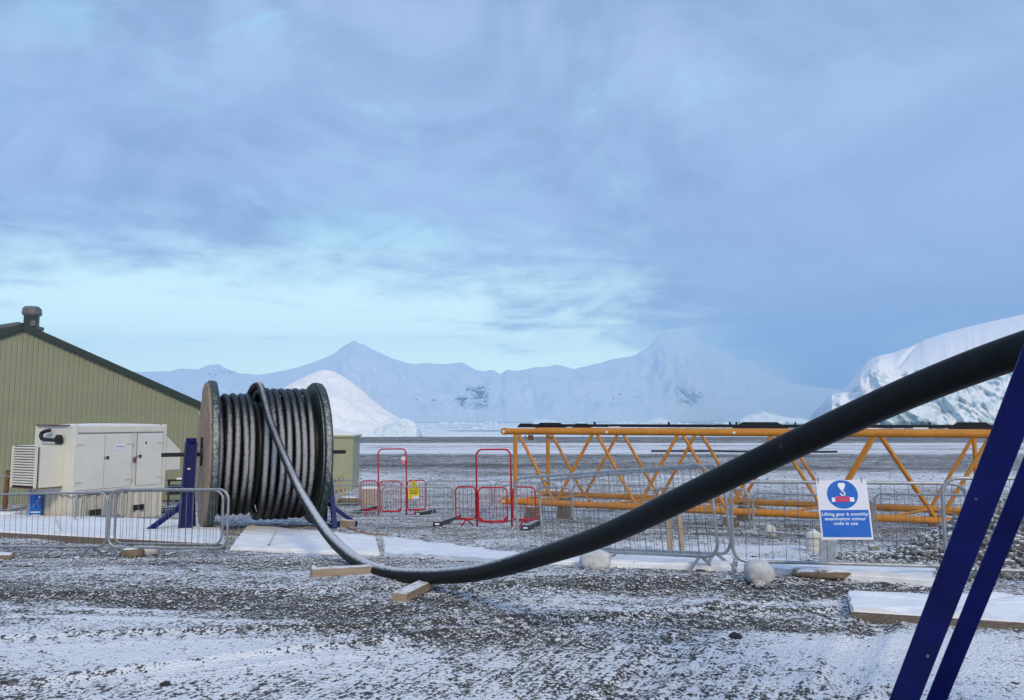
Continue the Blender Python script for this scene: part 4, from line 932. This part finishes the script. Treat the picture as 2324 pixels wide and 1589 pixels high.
# ------------------------------------------------------------------ lifting gear sign
def text_mesh(s, size, name, m, parent, loc, align='CENTER'):
    cu = bpy.data.curves.new(name, 'FONT'); cu.body = s; cu.size = size; cu.align_x = align; cu.extrude = .0006; cu.offset = .0005; cu.space_character = 1.04
    o = bpy.data.objects.new(name, cu); C.objects.link(o)
    dg = bpy.context.evaluated_depsgraph_get(); me = bpy.data.meshes.new_from_object(o.evaluated_get(dg)); bpy.data.objects.remove(o)
    me.materials.clear(); me.materials.append(m)
    q = bpy.data.objects.new(name, me); C.objects.link(q); q.parent = parent; q.location = loc; q.rotation_euler = (math.pi / 2, 0, 0); return q
def poly(pts, y, th, name, m, parent):
    return MB().prism([(x, 0, z) for x, z in pts][::-1], (0, y, 0), (0, y + th, 0)).build(name, m, parent)
def lifting_sign():
    d = 7.78; TL, TR, BL_, BR = P(1852, 1092, 8.0), P(1966, 1090, 7.86), P(1867, 1226, 7.82), P(1981, 1224, 7.68)
    ux = (TR - TL) / np.linalg.norm(TR - TL); W = np.linalg.norm(TR - TL); dn = BL_ - TL; Hh = np.linalg.norm(dn)
    uz = -dn / Hh; uz = uz - ux * np.dot(uz, ux); uz /= np.linalg.norm(uz); uy = np.cross(uz, ux)
    rot = Matrix(((ux[0], uy[0], uz[0]), (ux[1], uy[1], uz[1]), (ux[2], uy[2], uz[2]))).to_euler()
    c = (BL_ + BR) / 2
    t = thing('lifting_gear_sign', 'blue and white lifting gear notice tied to a grey barrier rail', 'sign', c, 0, None, rot)
    MB().box((0, 0, Hh / 2), (W, .004, Hh)).build('board', M['signwhite'], t, bevel=.001)
    zb = Hh * .49
    MB().box((0, -.0035, zb / 2 + .012), (W - .03, .002, zb - .024)).build('blue_panel', M['signblue'], t)
    R = W * .305; cz = Hh * .755
    poly([(R * math.cos(a), cz + R * math.sin(a)) for a in np.linspace(0, 2 * math.pi, 49)[:-1]], -.0045, .002, 'blue_disc', M['signblue'], t)
    s = R
    poly([(-.24 * s, cz + .72 * s), (-.17 * s, cz + .80 * s), (.17 * s, cz + .80 * s), (.24 * s, cz + .72 * s), (.22 * s, cz + .55 * s), (.07 * s, cz + .28 * s), (-.07 * s, cz + .28 * s), (-.22 * s, cz + .55 * s)], -.0066, .0012, 'hook_block', M['signtext'], t)
    MB().tube([(.0, -.0066, cz + .30 * s), (.0, -.0066, cz + .2 * s)] + [(.02 * s + .14 * s * math.cos(a), -.0066, cz + .06 * s + .14 * s * math.sin(a)) for a in np.linspace(math.pi * .5, -math.pi * 1.05, 14)], .055 * s * .9, 6).build('hook', M['signtext'], t)
    for q in (-1, 1): MB().bar((0, -.0066, cz - .06 * s), (q * .48 * s, -.0066, cz - .20 * s), .001, .018 * s, up=(0, 1, 0)).build('sling', M['signtext'], t)
    poly([(-.74 * s, cz - .52 * s), (.74 * s, cz - .52 * s), (.70 * s, cz - .22 * s), (-.70 * s, cz - .22 * s)], -.0062, .0012, 'load', M['signtext'], t)
    poly([(-.50 * s, cz - .53 * s), (.44 * s, cz - .53 * s), (.44 * s, cz - .16 * s), (-.50 * s, cz - .16 * s)], -.0078, .0012, 'load_band', M['signred'], t)
    for i in range(6): MB().box((-.34 * s + i * .125 * s, -.0082, cz - .345 * s), (.06 * s, .001, .07 * s)).build('band_mark', M['grey'], t)
    fs = W * .098
    for i, ln in enumerate(('Lifting gear 6 monthly', 'examination colour', 'code in use')):
        text_mesh(ln, fs, 'lettering', M['signtext'], t, (0, -.0052, zb - .056 - i * .046))
    for x in (-W / 2 + .02, W / 2 - .045):
        MB().tube([(x, -.006, Hh - .03), (x, .0, Hh + .03), (x + .004, .03, Hh + .035), (x + .006, .02, Hh - .02)], .0035, 6).build('cable_tie', M['signblack'], t)
lifting_sign()

# ------------------------------------------------------------------ red gates
def gate(label, pl, pr, ytop, xl, xr, ypan, yleaf, lf, yb):
    a, b = G(*pl), G(*pr); W, e = frame_from(a, b); dep = (a[1] + b[1]) / 2
    H = float(P(pl[0], ytop, a[1])[2] - a[2]); px = (pr[0] - pl[0]) / W
    t = thing('red_gate', label, 'gate', a, 0, 'red pedestrian gates', rot=e)
    hp = float(P(pl[0], ypan, a[1])[2] - a[2]); r = .022
    arch = [(0, 0, 0), (0, 0, H - .16)] + [(.16 - .16 * math.cos(k), 0, H - .16 + .16 * math.sin(k)) for k in np.linspace(.15, math.pi / 2, 6)] + [(W - .16 + .16 * math.sin(k), 0, H - .16 + .16 * math.cos(k)) for k in np.linspace(0, math.pi / 2 - .15, 6)] + [(W, 0, H - .16), (W, 0, -.02)]
    MB().tube(arch, r, 10).build('arch', M['red'], t, smooth=True)
    def panel(nm, x0, x1, y, z0, z1, rad=.11, fl=0):
        w = x1 - x0; f = MB().tube([(p[0], y, p[2]) for p in rrect(w, z0, z1, rad, 5, x0)], .018, 8, closed=True).build(nm, M['red'], t, smooth=True)
        n = max(5, int(w / .085)); me = MB().tube([(0, 0, z0 + .02), (0, 0, z1 - .02)], .006, 6).mesh('bar', M['red'], True)
        for i in range(1, n):
            o = bpy.data.objects.new('bar', me); C.objects.link(o); o.parent = f; o.location = (x0 + w * i / n, y, 0)
        MB().tube([(x0 + .01, y, z0 + .02), (x1 - .01, y, z0 + .02)], .018, 8).build('bottom_rail', M['red'], f, smooth=True)
        return f
    wl, wr = (pl[0] - xl) / px, (xr - pr[0]) / px
    zb = .17
    panel('side_panel', -wl, -.03, 0, zb, hp); panel('side_panel', W + .03, W + wr, 0, zb, hp)
    l0, l1 = (lf[0] - pl[0]) / px, (lf[1] - pl[0]) / px
    f = panel('gate_leaf', l0, l1, -.10, .13, hp - .005)
    for z in (.3, hp * .7): MB().box(((l0) / 2 if l0 > .05 else .03, -.05, z), (.10, .10, .03)).build('hinge', M['red'], f)
    poly([(l1 - .16, .13), (l1, .13), (l1, .28)], -.11, .02, 'corner_gusset', M['red'], f); poly([(l0, .13), (l0 + .16, .13), (l0, .28)], -.11, .02, 'corner_gusset', M['red'], f)
    for x in (-wl * .5, W + wr * .5):
        mb = MB()
        for s in (-1, 1): mb.bar((x, 0, zb), (x + s * .07, s * .28, .0), .04, .012, up=(1, 0, .2))
        mb.build('foot', M['red'], t)
    for z in (.55, .8): MB().box((W + .0, -.02, z), (.075, .06, .05)).build('clamp', M['red'], t)
    return t, a, e, W, H, px, wl, wr, hp
g1 = gate('narrow red pedestrian gate carrying a yellow warning sign', (859, 1170), (923, 1170), 1019.5, 819, 966, 1091, 1093, (865, 913), 1156)
g2 = gate('wider red pedestrian gate beside the orange boom end', (1083, 1196), (1162, 1197.5), 1020.5, 1034, 1215, 1105, 1106, (1090, 1155), 1178)
# yellow sign, tag on the arch
def yellow_sign():
    t, a, e, W, H, px, wl, wr, hp = g1
    R = e.to_matrix(); o = Vector(a) + R @ Vector((W + .06, -.045, hp - .62))
    s = thing('warning_sign', 'yellow triangle warning sign hung on the narrow red gate', 'sign', o, 0, None, e)
    MB().box((.19, 0, .20), (.36, .006, .30)).build('board', M['signyellow'], s)
    poly([(.02, .34), (.38, .34), (.20, .66)], -.004, .007, 'triangle', M['signyellow'], s)
    for p, q in (((.06, .365), (.34, .365)), ((.06, .365), (.20, .61)), ((.34, .365), (.20, .61))): MB().bar((p[0], -.007, p[1]), (q[0], -.007, q[1]), .003, .018, up=(0, 1, 0)).build('triangle_border', M['signblack'], s)
    MB().box((.20, -.008, .48), (.022, .003, .09)).build('mark', M['signblack'], s)
    for i, w in enumerate((.28, .28, .24)): MB().box((.19, -.005, .30 - i * .045), (w, .003, .016)).build('text_line', M['signblack'], s)
    MB().box((.27, -.006, .10), (.19, .004, .09)).build('white_patch', M['paper'], s)
    o = Vector(a) + R @ Vector((W - .13, -.035, H - .52))
    k = thing('warning_tag', 'small red and white tag hanging on the arch of the narrow red gate', 'tag', o, 0, None, e)
    MB().box((.05, 0, .2), (.13, .005, .16)).build('upper_plate', M['paper'], k); MB().box((.06, -.002, .09), (.13, .006, .13)).build('red_plate', M['signred'], k); MB().box((.06, -.006, .09), (.05, .003, .06)).build('white_spot', M['paper'], k)
    MB().tube([(.05, 0, .27), (.11, .03, .36)], .005, 5).build('string', M['signblack'], k)
yellow_sign()
def rubber_block(label, pa, pb):
    a, b = G(*pa), G(*pb); L, e = frame_from(a, b)
    t = thing('rubber_foot_block', label, 'foot block', a, 0, 'black rubber barrier feet', rot=e)
    MB().prism([(0, -.11, 0), (0, .11, 0), (0, .09, .11), (0, -.09, .11)], (0, 0, 0), (L, 0, 0)).build('block', M['black'], t, bevel=.012)
    MB().box((.004, 0, .055), (.02, .10, .04)).build('handle_slot', M['paper'], t)
rubber_block('black rubber foot block under the far panel of the narrow red gate', (807, 1166), (850, 1155))
rubber_block('black rubber foot block under the yellow sign panel of the narrow gate', (948, 1171), (982, 1163))
rubber_block('long black rubber foot block at the drum side of the wide red gate', (992, 1195), (1039, 1177))
rubber_block('black rubber foot block at the boom side of the wide red gate', (1192, 1204), (1218, 1191))

# ------------------------------------------------------------------ orange lattice boom
def boom():
    rz = math.radians(-24); S = P(1145, 979, 21.0); root = np.array([S[0], S[1], float(gz(S[0], S[1]))])
    zt = S[2] - root[2]; zb = P(1145, 1137, 21.0)[2] - root[2]; L, wd = 11.6, 2.4; r = .083
    t = thing('crane_boom', 'long orange lattice crane boom section lying along the yard', 'crane boom', root, rz)
    for y, z in ((0, zt), (wd, zt), (0, zb), (wd, zb)):
        ch = MB().tube([(.05, y, z), (L - .05, y, z)], r, 16).build('chord', M['orange'], t, smooth=False); smooth_angle(ch)
        for x in (0, L):
            MB().tube([(x, y - .05, z), (x, y + .05, z)], .10, 16).build('end_lug', M['orange'], ch)
            MB().tube([(x, y - .058, z), (x, y + .058, z)], .042, 12).build('pin_bush', M['paper'], ch)
    top = [.35 + 2.2 * k for k in range(6)]; bot = [1.45 + 2.2 * k for k in range(5)]
    def brace(a, b, rr=.042): smooth_angle(MB().tube([a, b], rr, 10).build('brace', M['orange'], t))
    for y in (0, wd):
        for k in range(5):
            brace((top[k] + .07, y, zt - .07), (bot[k] - .05, y, zb + .07)); brace((top[k + 1] - .07, y, zt - .07), (bot[k] + .05, y, zb + .07))
        brace((.32, y, zt - .05), (.32, y, zb + .05), .055)
        brace((L - .32, y, zt - .05), (L - .32, y, zb + .05), .05)
    for z in (zb, zt):
        for k in range(5):
            a, b = (top, bot)
            brace((a[k], .06, z), (b[k], wd - .06, z), .034); brace((b[k], wd - .06, z), (a[k + 1], .06, z), .034)
        for x in (.3, L - .3): brace((x, .05, z), (x, wd - .05, z), .045)
    for x in (.62, .72, 1.25, 1.33): MB().tube([(x, -.05, zt - .10), (x + .03, -.05, zt - .17), (x + .08, -.05, zt - .17)], .014, 6).build('hook', M['blacksteel'], t)
    MB().box((.78, -.03, zt - .16), (.12, .08, .13)).build('shackle', M['rust'], t)
    for x in (6.05, 2.9): MB().tube([(x, -.088, zt), (x, -.094, zt)], .035, 12).build('disc_mark', M['paper'], t)
    # pendant bars lying on top
    pr = root + np.array([0, 0, zt + r]); tp = thing('pendant_bar', 'black pendant bar lying along the top of the orange boom', 'pendant bar', pr, rz)
    MB().bar((.35, .32, .075), (L + .3, .32, .075), .08, .075).build('bar', M['blacksteel'], tp, bevel=.01)
    for x, w, h in ((.5, .5, .13), (1.2, .9, .15), (2.1, .5, .13), (6.6, 1.3, .17), (L - .6, .9, .17)):
        MB().prism([(-w / 2, 0, .02), (w / 2, 0, .02), (w * .3, 0, h), (-w * .3, 0, h)], (x, .26, 0), (x, .38, 0)).build('link_plate', M['blacksteel'], tp)
    for x in (2.45, 4.4, 5.9, 6.05, 7.4, 8.8, 9.0, 10.2): MB().box((x, .32, .13), (.035, .09, .09)).build('clip', M['blacksteel'], tp)
    for x in (3.05, 7.7, 10.0): MB().box((x, .12, .028), (.30, .12, .05)).build('packing', M['plasticwhite'], tp, bevel=.01)
    # timber packing under the chords
    ca, sa = math.cos(rz), math.sin(rz)
    k = 0
    for x, lab in ((.85, 'stacked timber block under the pinned end of the orange boom'), (5.9, 'timber block under the middle of the orange boom'), (10.4, 'timber block under the rubble end of the orange boom')):
        for y in (0, wd):
            p = root + np.array([ca * x - sa * y, sa * x + ca * y, 0]); zg = float(gz(p[0], p[1])); h = root[2] + zb - r - zg
            if h < .05: continue
            q = thing('timber_block', lab + (' near chord' if y == 0 else ' far chord'), 'timber', (p[0], p[1], zg - .01), rz, 'timber blocks under the boom')
            n = 2 if h > .25 else 1
            for i in range(n): MB().box((.01 * i, 0, h / n * (i + .5)), (.34 - .05 * i, .5, h / n - .006)).build('baulk', M['wood_old'], q, bevel=.008)
boom()

# ------------------------------------------------------------------ small things
def sack(name, label, px, w, d, h, m, seed, pleat=None, cat='sack', tie=None):
    c = G(*px); nu, nv = 40, 24; pts = np.zeros((nu + 1, nv, 3))
    for i in range(nu + 1):
        a = 2 * math.pi * (i % nu) / nu
        for j in range(nv):
            b = math.pi * j / (nv - 1) - math.pi / 2
            n = np.array([math.cos(b) * math.cos(a), math.cos(b) * math.sin(a), math.sin(b)])
            k = 1 + .15 * (fbm(n[0] * 1.2 + seed + 5, n[1] * 1.7 + n[2] * 2.2 + 5, seed, 3, .5) - .5) * 2
            sq = lambda v, p: math.copysign(abs(v) ** p, v)
            p = np.array([sq(n[0], .85) * w / 2, sq(n[1], .85) * d / 2, sq(n[2], .75) * h / 2]) * k
            if pleat is not None:
                dv = np.array(pleat) / np.linalg.norm(pleat); cs = float(np.dot(n, dv)); pr = n - dv * cs
                an = math.atan2(pr[0], pr[2]); p *= 1 + max(0, cs) ** 1.5 * .035 * math.cos(an * 11 + 1) - max(0, cs - .86) * .9
            p[2] = max(p[2], -h * .40); pts[i, j] = p + (0, 0, h * .40)
    t = thing(name, label, cat, c, random.uniform(-.3, .3) if pleat is None else 0)
    MB().grid(pts, nu + 1, nv).build('bag', M[m], t, smooth=True)
    if pleat is not None:
        dv = np.array(pleat) / np.linalg.norm(pleat); e = np.array([dv[0] * w / 2, dv[1] * d / 2, dv[2] * h / 2 + h * .40]) * .86
        mb = MB()
        for k in range(5):
            u = np.array([random.uniform(-.06, .06), -.03, random.uniform(-.05, -.01)]); mb.add([e + (-.012, 0, 0), e + (.012, 0, 0), e + u * 1.0 + (.03, 0, -.01), e + u + (-.02, -.01, .01)], [(0, 1, 2, 3)])
            mb.add([e + (0, 0, .01), e + u + (.02, .01, .03), e + u * 1.1 + (.02, -.02, 0)], [(0, 1, 2)])
        mb.build('tied_neck', M[m], t)
    if tie: MB().tube(catmull([np.array(q) for q in tie], 6), .006, 6).build('drawstring', M['rope'], t, smooth=True)
    return t
sack('sandbag', 'plump white tied sandbag at the foot of the sign barrier', (1723, 1322), .28, .27, .25, 'sackw', 2, pleat=(-.1, -.8, -.45), cat='sandbag')
sack('sandbag', 'white sandbag with a trailing drawstring under the cable', (1352, 1290), .36, .26, .24, 'sackw', 4, cat='sandbag', tie=[(-.05, -.15, .08), (-.02, -.2, .05), (.03, -.27, .012), (.06, -.36, .008)])
sack('sandbag', 'flattened brown sack with snow on top lying on a track mat', (1862, 1311), .60, .30, .12, 'sackb', 6, cat='sandbag')
sack('sandbag', 'brown sandbag slumped at the overlap of the two left barriers', (300, 1266), .34, .26, .17, 'sackb', 8, cat='sandbag')
sack('sandbag', 'tan sandbag half hidden behind the brown one by the left barriers', (332, 1263), .30, .26, .17, 'jug', 10, cat='sandbag')
sack('sandbag', 'dark flat sack at the frame edge before the walkway sign barrier', (-2, 1272), .4, .3, .12, 'sackb', 12, cat='sandbag')
def jug(label, px, w, h):
    c = G(*px); t = thing('plastic_drum', label, 'drum', c, .2)
    n = 20; prof = [(.42, 0), (.5, .03), (.5, .25), (.46, .28), (.5, .31), (.5, .56), (.46, .59), (.5, .62), (.49, .86), (.36, .96), (.2, 1.0)]
    mb = MB(); v = []
    for k in range(n):
        a = 2 * math.pi * k / n; v += [(r * w * math.cos(a), r * w * math.sin(a), z * h) for r, z in prof]
    m = len(prof); f = [(k * m + j, ((k + 1) % n) * m + j, ((k + 1) % n) * m + j + 1, k * m + j + 1) for k in range(n) for j in range(m - 1)]
    f.append(tuple(k * m + m - 1 for k in range(n))); mb.add(v, f).build('body', M['jug'], t, smooth=True)
    MB().tube([(0, 0, h), (0, 0, h + .03)], .04, 10).build('cap', M['plasticwhite'], t)
jug('ribbed pale plastic drum behind the lifting gear sign', (1848, 1252), .26, .34)
sack('sandbag', 'small tan sandbag lying behind the barrier left of the sign', (1748, 1217), .24, .22, .24, 'jug', 14, cat='sandbag')
def stake(label, pt, pb, dt):
    b = G(*pb); tp = P(pt[0], pt[1], b[1] + dt); t = tp - b
    o = MB().bar((0, 0, 0), t, .085, .035, up=(0, 1, 0)).build('wooden_stake', M['wood'], bevel=.004, loc=tuple(b)); tag(o, label, 'stake')
stake('pale wooden stake leaning further left under the cable', (1517, 1165), (1522, 1262), .25)
stake('pale wooden stake leaning beside the taller barrier mesh', (1540, 1150), (1549, 1264), .25)
def plate():
    c = G(1880, 1284); o = MB().prism([(-.10, 0, 0), (.07, 0, 0), (.12, 0, .30), (-.09, 0, .32)], (0, 0, 0), (0, .03, .01)).build('steel_plate', M['steel'], loc=tuple(c), bevel=.004)
    tag(o, 'bent grey steel plate standing below the lifting gear sign', 'plate')
plate()
# handrail, walkway sign, rusty post, trestle near the generator
def handrail():
    c = G(84, 1183); d = c[1]; t = thing('handrail', 'grey galvanised handrail with sloping end in front of the louvres', 'handrail', c)
    q = lambda x, y, k=0: P(x, y, d + k) - c
    w = .085
    MB().bar(q(66, 1180), q(68, 1071), w, .05, up=(0, 1, 0)).build('post', M['steel'], t)
    MB().bar(q(83, 1180, .3), q(83, 1075, .3), w * .8, .05, up=(0, 1, 0)).build('post', M['steel'], t)
    MB().bar(q(101, 1183), q(103, 1098), w, .05, up=(0, 1, 0)).build('post', M['steel'], t)
    MB().bar(q(80, 1068), q(103, 1099), w, .052, up=(0, 1, 0)).build('sloping_rail', M['steel'], t)
    MB().tube([q(82, 1067), q(60, 1066, .05), q(40, 1069, .1), q(24, 1074, .15)], .035, 8).build('top_rail', M['steel'], t)
    c2 = P(80, 1181, d - .12); s = thing('walkway_sign', 'blue walkway sign with a white walking figure by the handrail', 'sign', c2 , math.radians(6))
    sc_ = d / F; W, Hh = 25 * sc_, 58 * sc_
    MB().box((0, 0, Hh / 2), (W, .008, Hh)).build('board', M['signblue'], s)
    k = Hh / 58
    def ln(x0, y0, x1, y1, w_): MB().bar(((x0 - 12.5) * k, -.006, y0 * k), ((x1 - 12.5) * k, -.006, y1 * k), .003, w_ * k, up=(0, 1, 0)).build('figure', M['signtext'], s)
    ln(4, 28, 12, 36, 2.6); ln(20, 29, 15, 38, 2.6); ln(14, 36, 17, 47, 4); ln(16, 45, 22, 40, 2); ln(15, 45, 10, 40, 2)
    MB().tube([((18.5 - 12.5) * k, -.004, 51 * k), ((18.5 - 12.5) * k, -.008, 51 * k)], 2.6 * k, 10).build('figure_head', M['signtext'], s)
    for y, w_ in ((18, 20), (11, 17), (4, 22)): MB().box((0, -.006, y * k), (w_ * k, .003, 2.6 * k)).build('text_line', M['signtext'], s)
    MB().bar((0, .03, 0), (0, .03, -.25), .05, .03, up=(0, 1, 0)).build('stake', M['steel'], s)
    p = G(10, 1166); tp = P(19, 1067, p[1]); o = MB().bar((0, 0, 0), tp - p, .10, .09, up=(0, 1, 0)).build('rusty_post', M['rust'], loc=tuple(p), bevel=.006); tag(o, 'rusty brown steel post leaning at the corner of the louvred intake', 'post')
    r = G(40, 1172); t3 = thing('timber_trestle', 'low weathered timber trestle on the snow beside the handrail', 'trestle', r, .3)
    MB().bar((-.5, 0, .05), (.45, 0, .38), .08, .05).build('beam', M['wood_old'], t3); MB().bar((0, 0, .22), (-.1, -.12, 0), .06, .04, up=(1, 0, 0)).build('leg', M['wood_old'], t3); MB().bar((.3, 0, .3), (.38, -.1, 0), .06, .04, up=(1, 0, 0)).build('leg', M['wood_old'], t3)
    c3 = G(8, 1181); o = MB().box((0, 0, .11), (.75, .4, .24)).build('snow_covered_crate', M['plasticwhite'], bevel=.05, loc=tuple(c3)); tag(o, 'low white crate capped with snow beneath the rusty post', 'crate')
handrail()
def cart():
    c = G(398, 1150); c2 = c; t = thing('equipment_frame', 'black steel equipment frame under the generator hood', 'frame', c2, math.radians(20))
    h = .95
    for x in (-.25, .25):
        for y in (0, .35): MB().bar((x, y, 0), (x, y, h), .05, .05, up=(1, 0, 0)).build('upright', M['blacksteel'], t)
    for z in (.45, .93): MB().box((0, .17, z), (.62, .42, .05)).build('shelf', M['blacksteel'], t)
    MB().box((0, .17, .62), (.40, .3, .28)).build('motor', M['dark'], t, bevel=.03); MB().box((.1, .17, .98), (.2, .2, .06)).build('snow_cap', M['snow'], t)
    a = G(372, 1164); o = MB().box((0, 0, .1), (1.3, .28, .16)).build('scaffold_board', M['wood_old'], loc=tuple(a), bevel=.008); o.rotation_euler = (0, -.04, .5); tag(o, 'stacked weathered boards on the snow behind the tall blue post', 'boards')
cart()
def pallet():
    c = G(757, 1146); t = thing('wooden_pallet', 'pale wooden pallet leaning against the hut', 'pallet', c, 0, None, rot=(math.radians(-20), math.radians(-10), .15))
    for i in range(6): MB().box((-.42 + i * .165, 0, .5), (.10, .02, 1.05)).build('slat', M['wood'], t)
    for z in (.08, .5, .92): MB().box((0, .06, z), (.95, .09, .09)).build('bearer', M['wood_old'], t)
    c = G(789, 1144); o = sack('rubbish_pile', 'small heap of brown debris at the corner of the hut', (792, 1146), .8, .5, .35, 'sackb', 22, cat='debris')
    b = G(838, 1146); t = thing('storage_tub', 'beige tub with a white lid behind the narrow red gate', 'tub', b, .05)
    w, h = 34 * b[1] / F, 38 * b[1] / F
    MB().box((0, .3, h * .45), (w, .6, h * .9)).build('body', M['bin'], t, bevel=.02); MB().box((0, .3, h * .95), (w + .06, .66, h * .12)).build('lid', M['plasticwhite'], t, bevel=.03)
    for i in range(5): MB().box((-w * .4 + i * w * .2, -.01, h * .45), (.025, .02, h * .85)).build('rib', M['bin'], t)
pallet()
def cords():
    pts = [G(778, 1196), G(800, 1203), G(820, 1210), G(850, 1214), G(880, 1217)]; path = catmull([p + (0, 0, .02) for p in pts], 8)
    o = MB().tube(path, .012, 6).build('orange_cord', M['orangecord'], loc=tuple(pts[0]), off=pts[0], smooth=True); tag(o, 'thin orange brown cord trailing over the snow by the blue trestle', 'cord')
    pts = [P(1478, 1018, 96), P(1600, 1018, 96), P(1700, 1019, 95), P(1790, 1021, 94), P(1900, 1022, 93)]; pts = [onground(p[0], p[1], .12) for p in pts]
    o = MB().tube(catmull(pts, 6), .14, 6).build('black_hose', M['black'], loc=tuple(pts[0]), off=pts[0], smooth=True); tag(o, 'black pipe lying on the snowed runway behind the boom', 'pipe')
cords()
def big_stones():
    for (x, y, s, lab) in ((376, 1558, .035, 'lone dark stone on clean snow near the bottom of the yard'), (60, 1397, .02, 'small dark stone at the lower edge of the bare gravel band'), (520, 1400, .02, 'dark stone below the long bare gravel band'), (1668, 1450, .05, 'flat dark slab half covered by snow before the sign barrier'), (1540, 1283, .05, 'grey stone beside the near barrier foot'), (1600, 1280, .045, 'angular grey stone on the mat edge by the plump sandbag'), (905, 1220, .03, 'dark stone on the tapering track mat'), (880, 1240, .06, 'dark lump at the joint of two track mats'), (1985, 1250, .09, 'large pale stone at the toe of the rubble heap')):
        c = G(x, y); n = IV * rng.uniform(.7, 1.2, (12, 1)) * np.array([1.4, 1, .7]) * s; n[:, 2] += s * .35
        o = MB().add(n, IF.tolist()).build('stone', M['darkstone'] if 'dark' in lab else M['rubble'], loc=tuple(c), bevel=s * .12); tag(o, lab, 'stone', 'loose stones')
big_stones()
def rubble():
    cx, cy = P(2560, 1200, 10.8)[:2]; N = 22000
    def hgt(X, Y): 
        q = ((X - cx) / 3.4) ** 2 + ((Y - cy) / 2.1) ** 2
        return 1.05 * np.clip(1 - q, 0, 1) ** 1.1 * (.75 + .5 * fbm(X * .9, Y * .9, 17, 3))
    n = 90; xs = np.linspace(cx - 3.6, cx + 3.6, n); ys = np.linspace(cy - 2.3, cy + 2.3, n)
    X, Y = np.meshgrid(xs, ys, indexing='ij'); Hh = hgt(X, Y); Z = gz(X, Y) + np.where(Hh > 0, Hh, -.15) + .06 * (fbm(X * 6, Y * 6, 3, 3) - .5) * (Hh > 0)
    root = onground(cx, cy)
    t = thing('rubble_heap', 'heap of pale broken stone behind the barriers by the near stand', 'rubble', root)
    MB().grid(np.stack([X, Y, Z], -1), n, n).build('mound', M['mound'], t, smooth=True, off=root)
    X = cx + (rng.random(N) * 2 - 1) * 3.7; Y = cy + (rng.random(N) * 2 - 1) * 2.4; Hh = hgt(X, Y); k = (Hh > .005) | (rng.random(N) < .25); X, Y, Hh = X[k], Y[k], Hh[k]
    size = .015 + .055 * rng.random(len(X)) ** 3.2
    o = stones('broken_stone', np.stack([X, Y, gz(X, Y) + Hh], -1) - root, size, M['rubble'], sunk=.15, flat=.75); o.parent = t; o['kind'] = 'stuff'
rubble()

# ------------------------------------------------------------------ haze
def haze():
    m = bpy.data.materials.new('haze'); m.use_nodes = True; nt = m.node_tree; nt.nodes.clear()
    v = nd(nt, 'ShaderNodeVolumePrincipled', {'Color': (.41, .73, 1.0, 1), 'Density': 1.8e-4, 'Anisotropy': 0.0})
    out = nd(nt, 'ShaderNodeOutputMaterial'); nt.links.new(v.outputs[0], out.inputs['Volume'])
    xs, y0, y1, z0, z1 = 9500, -700, 8300, SEA - 30, 860
    o = MB().box((0, (y0 + y1) / 2, (z0 + z1) / 2), (2 * xs, y1 - y0, z1 - z0)).build('haze', m); o['kind'] = 'stuff'
    tag(o, 'pale blue haze filling the air over the bay', 'haze')
haze()
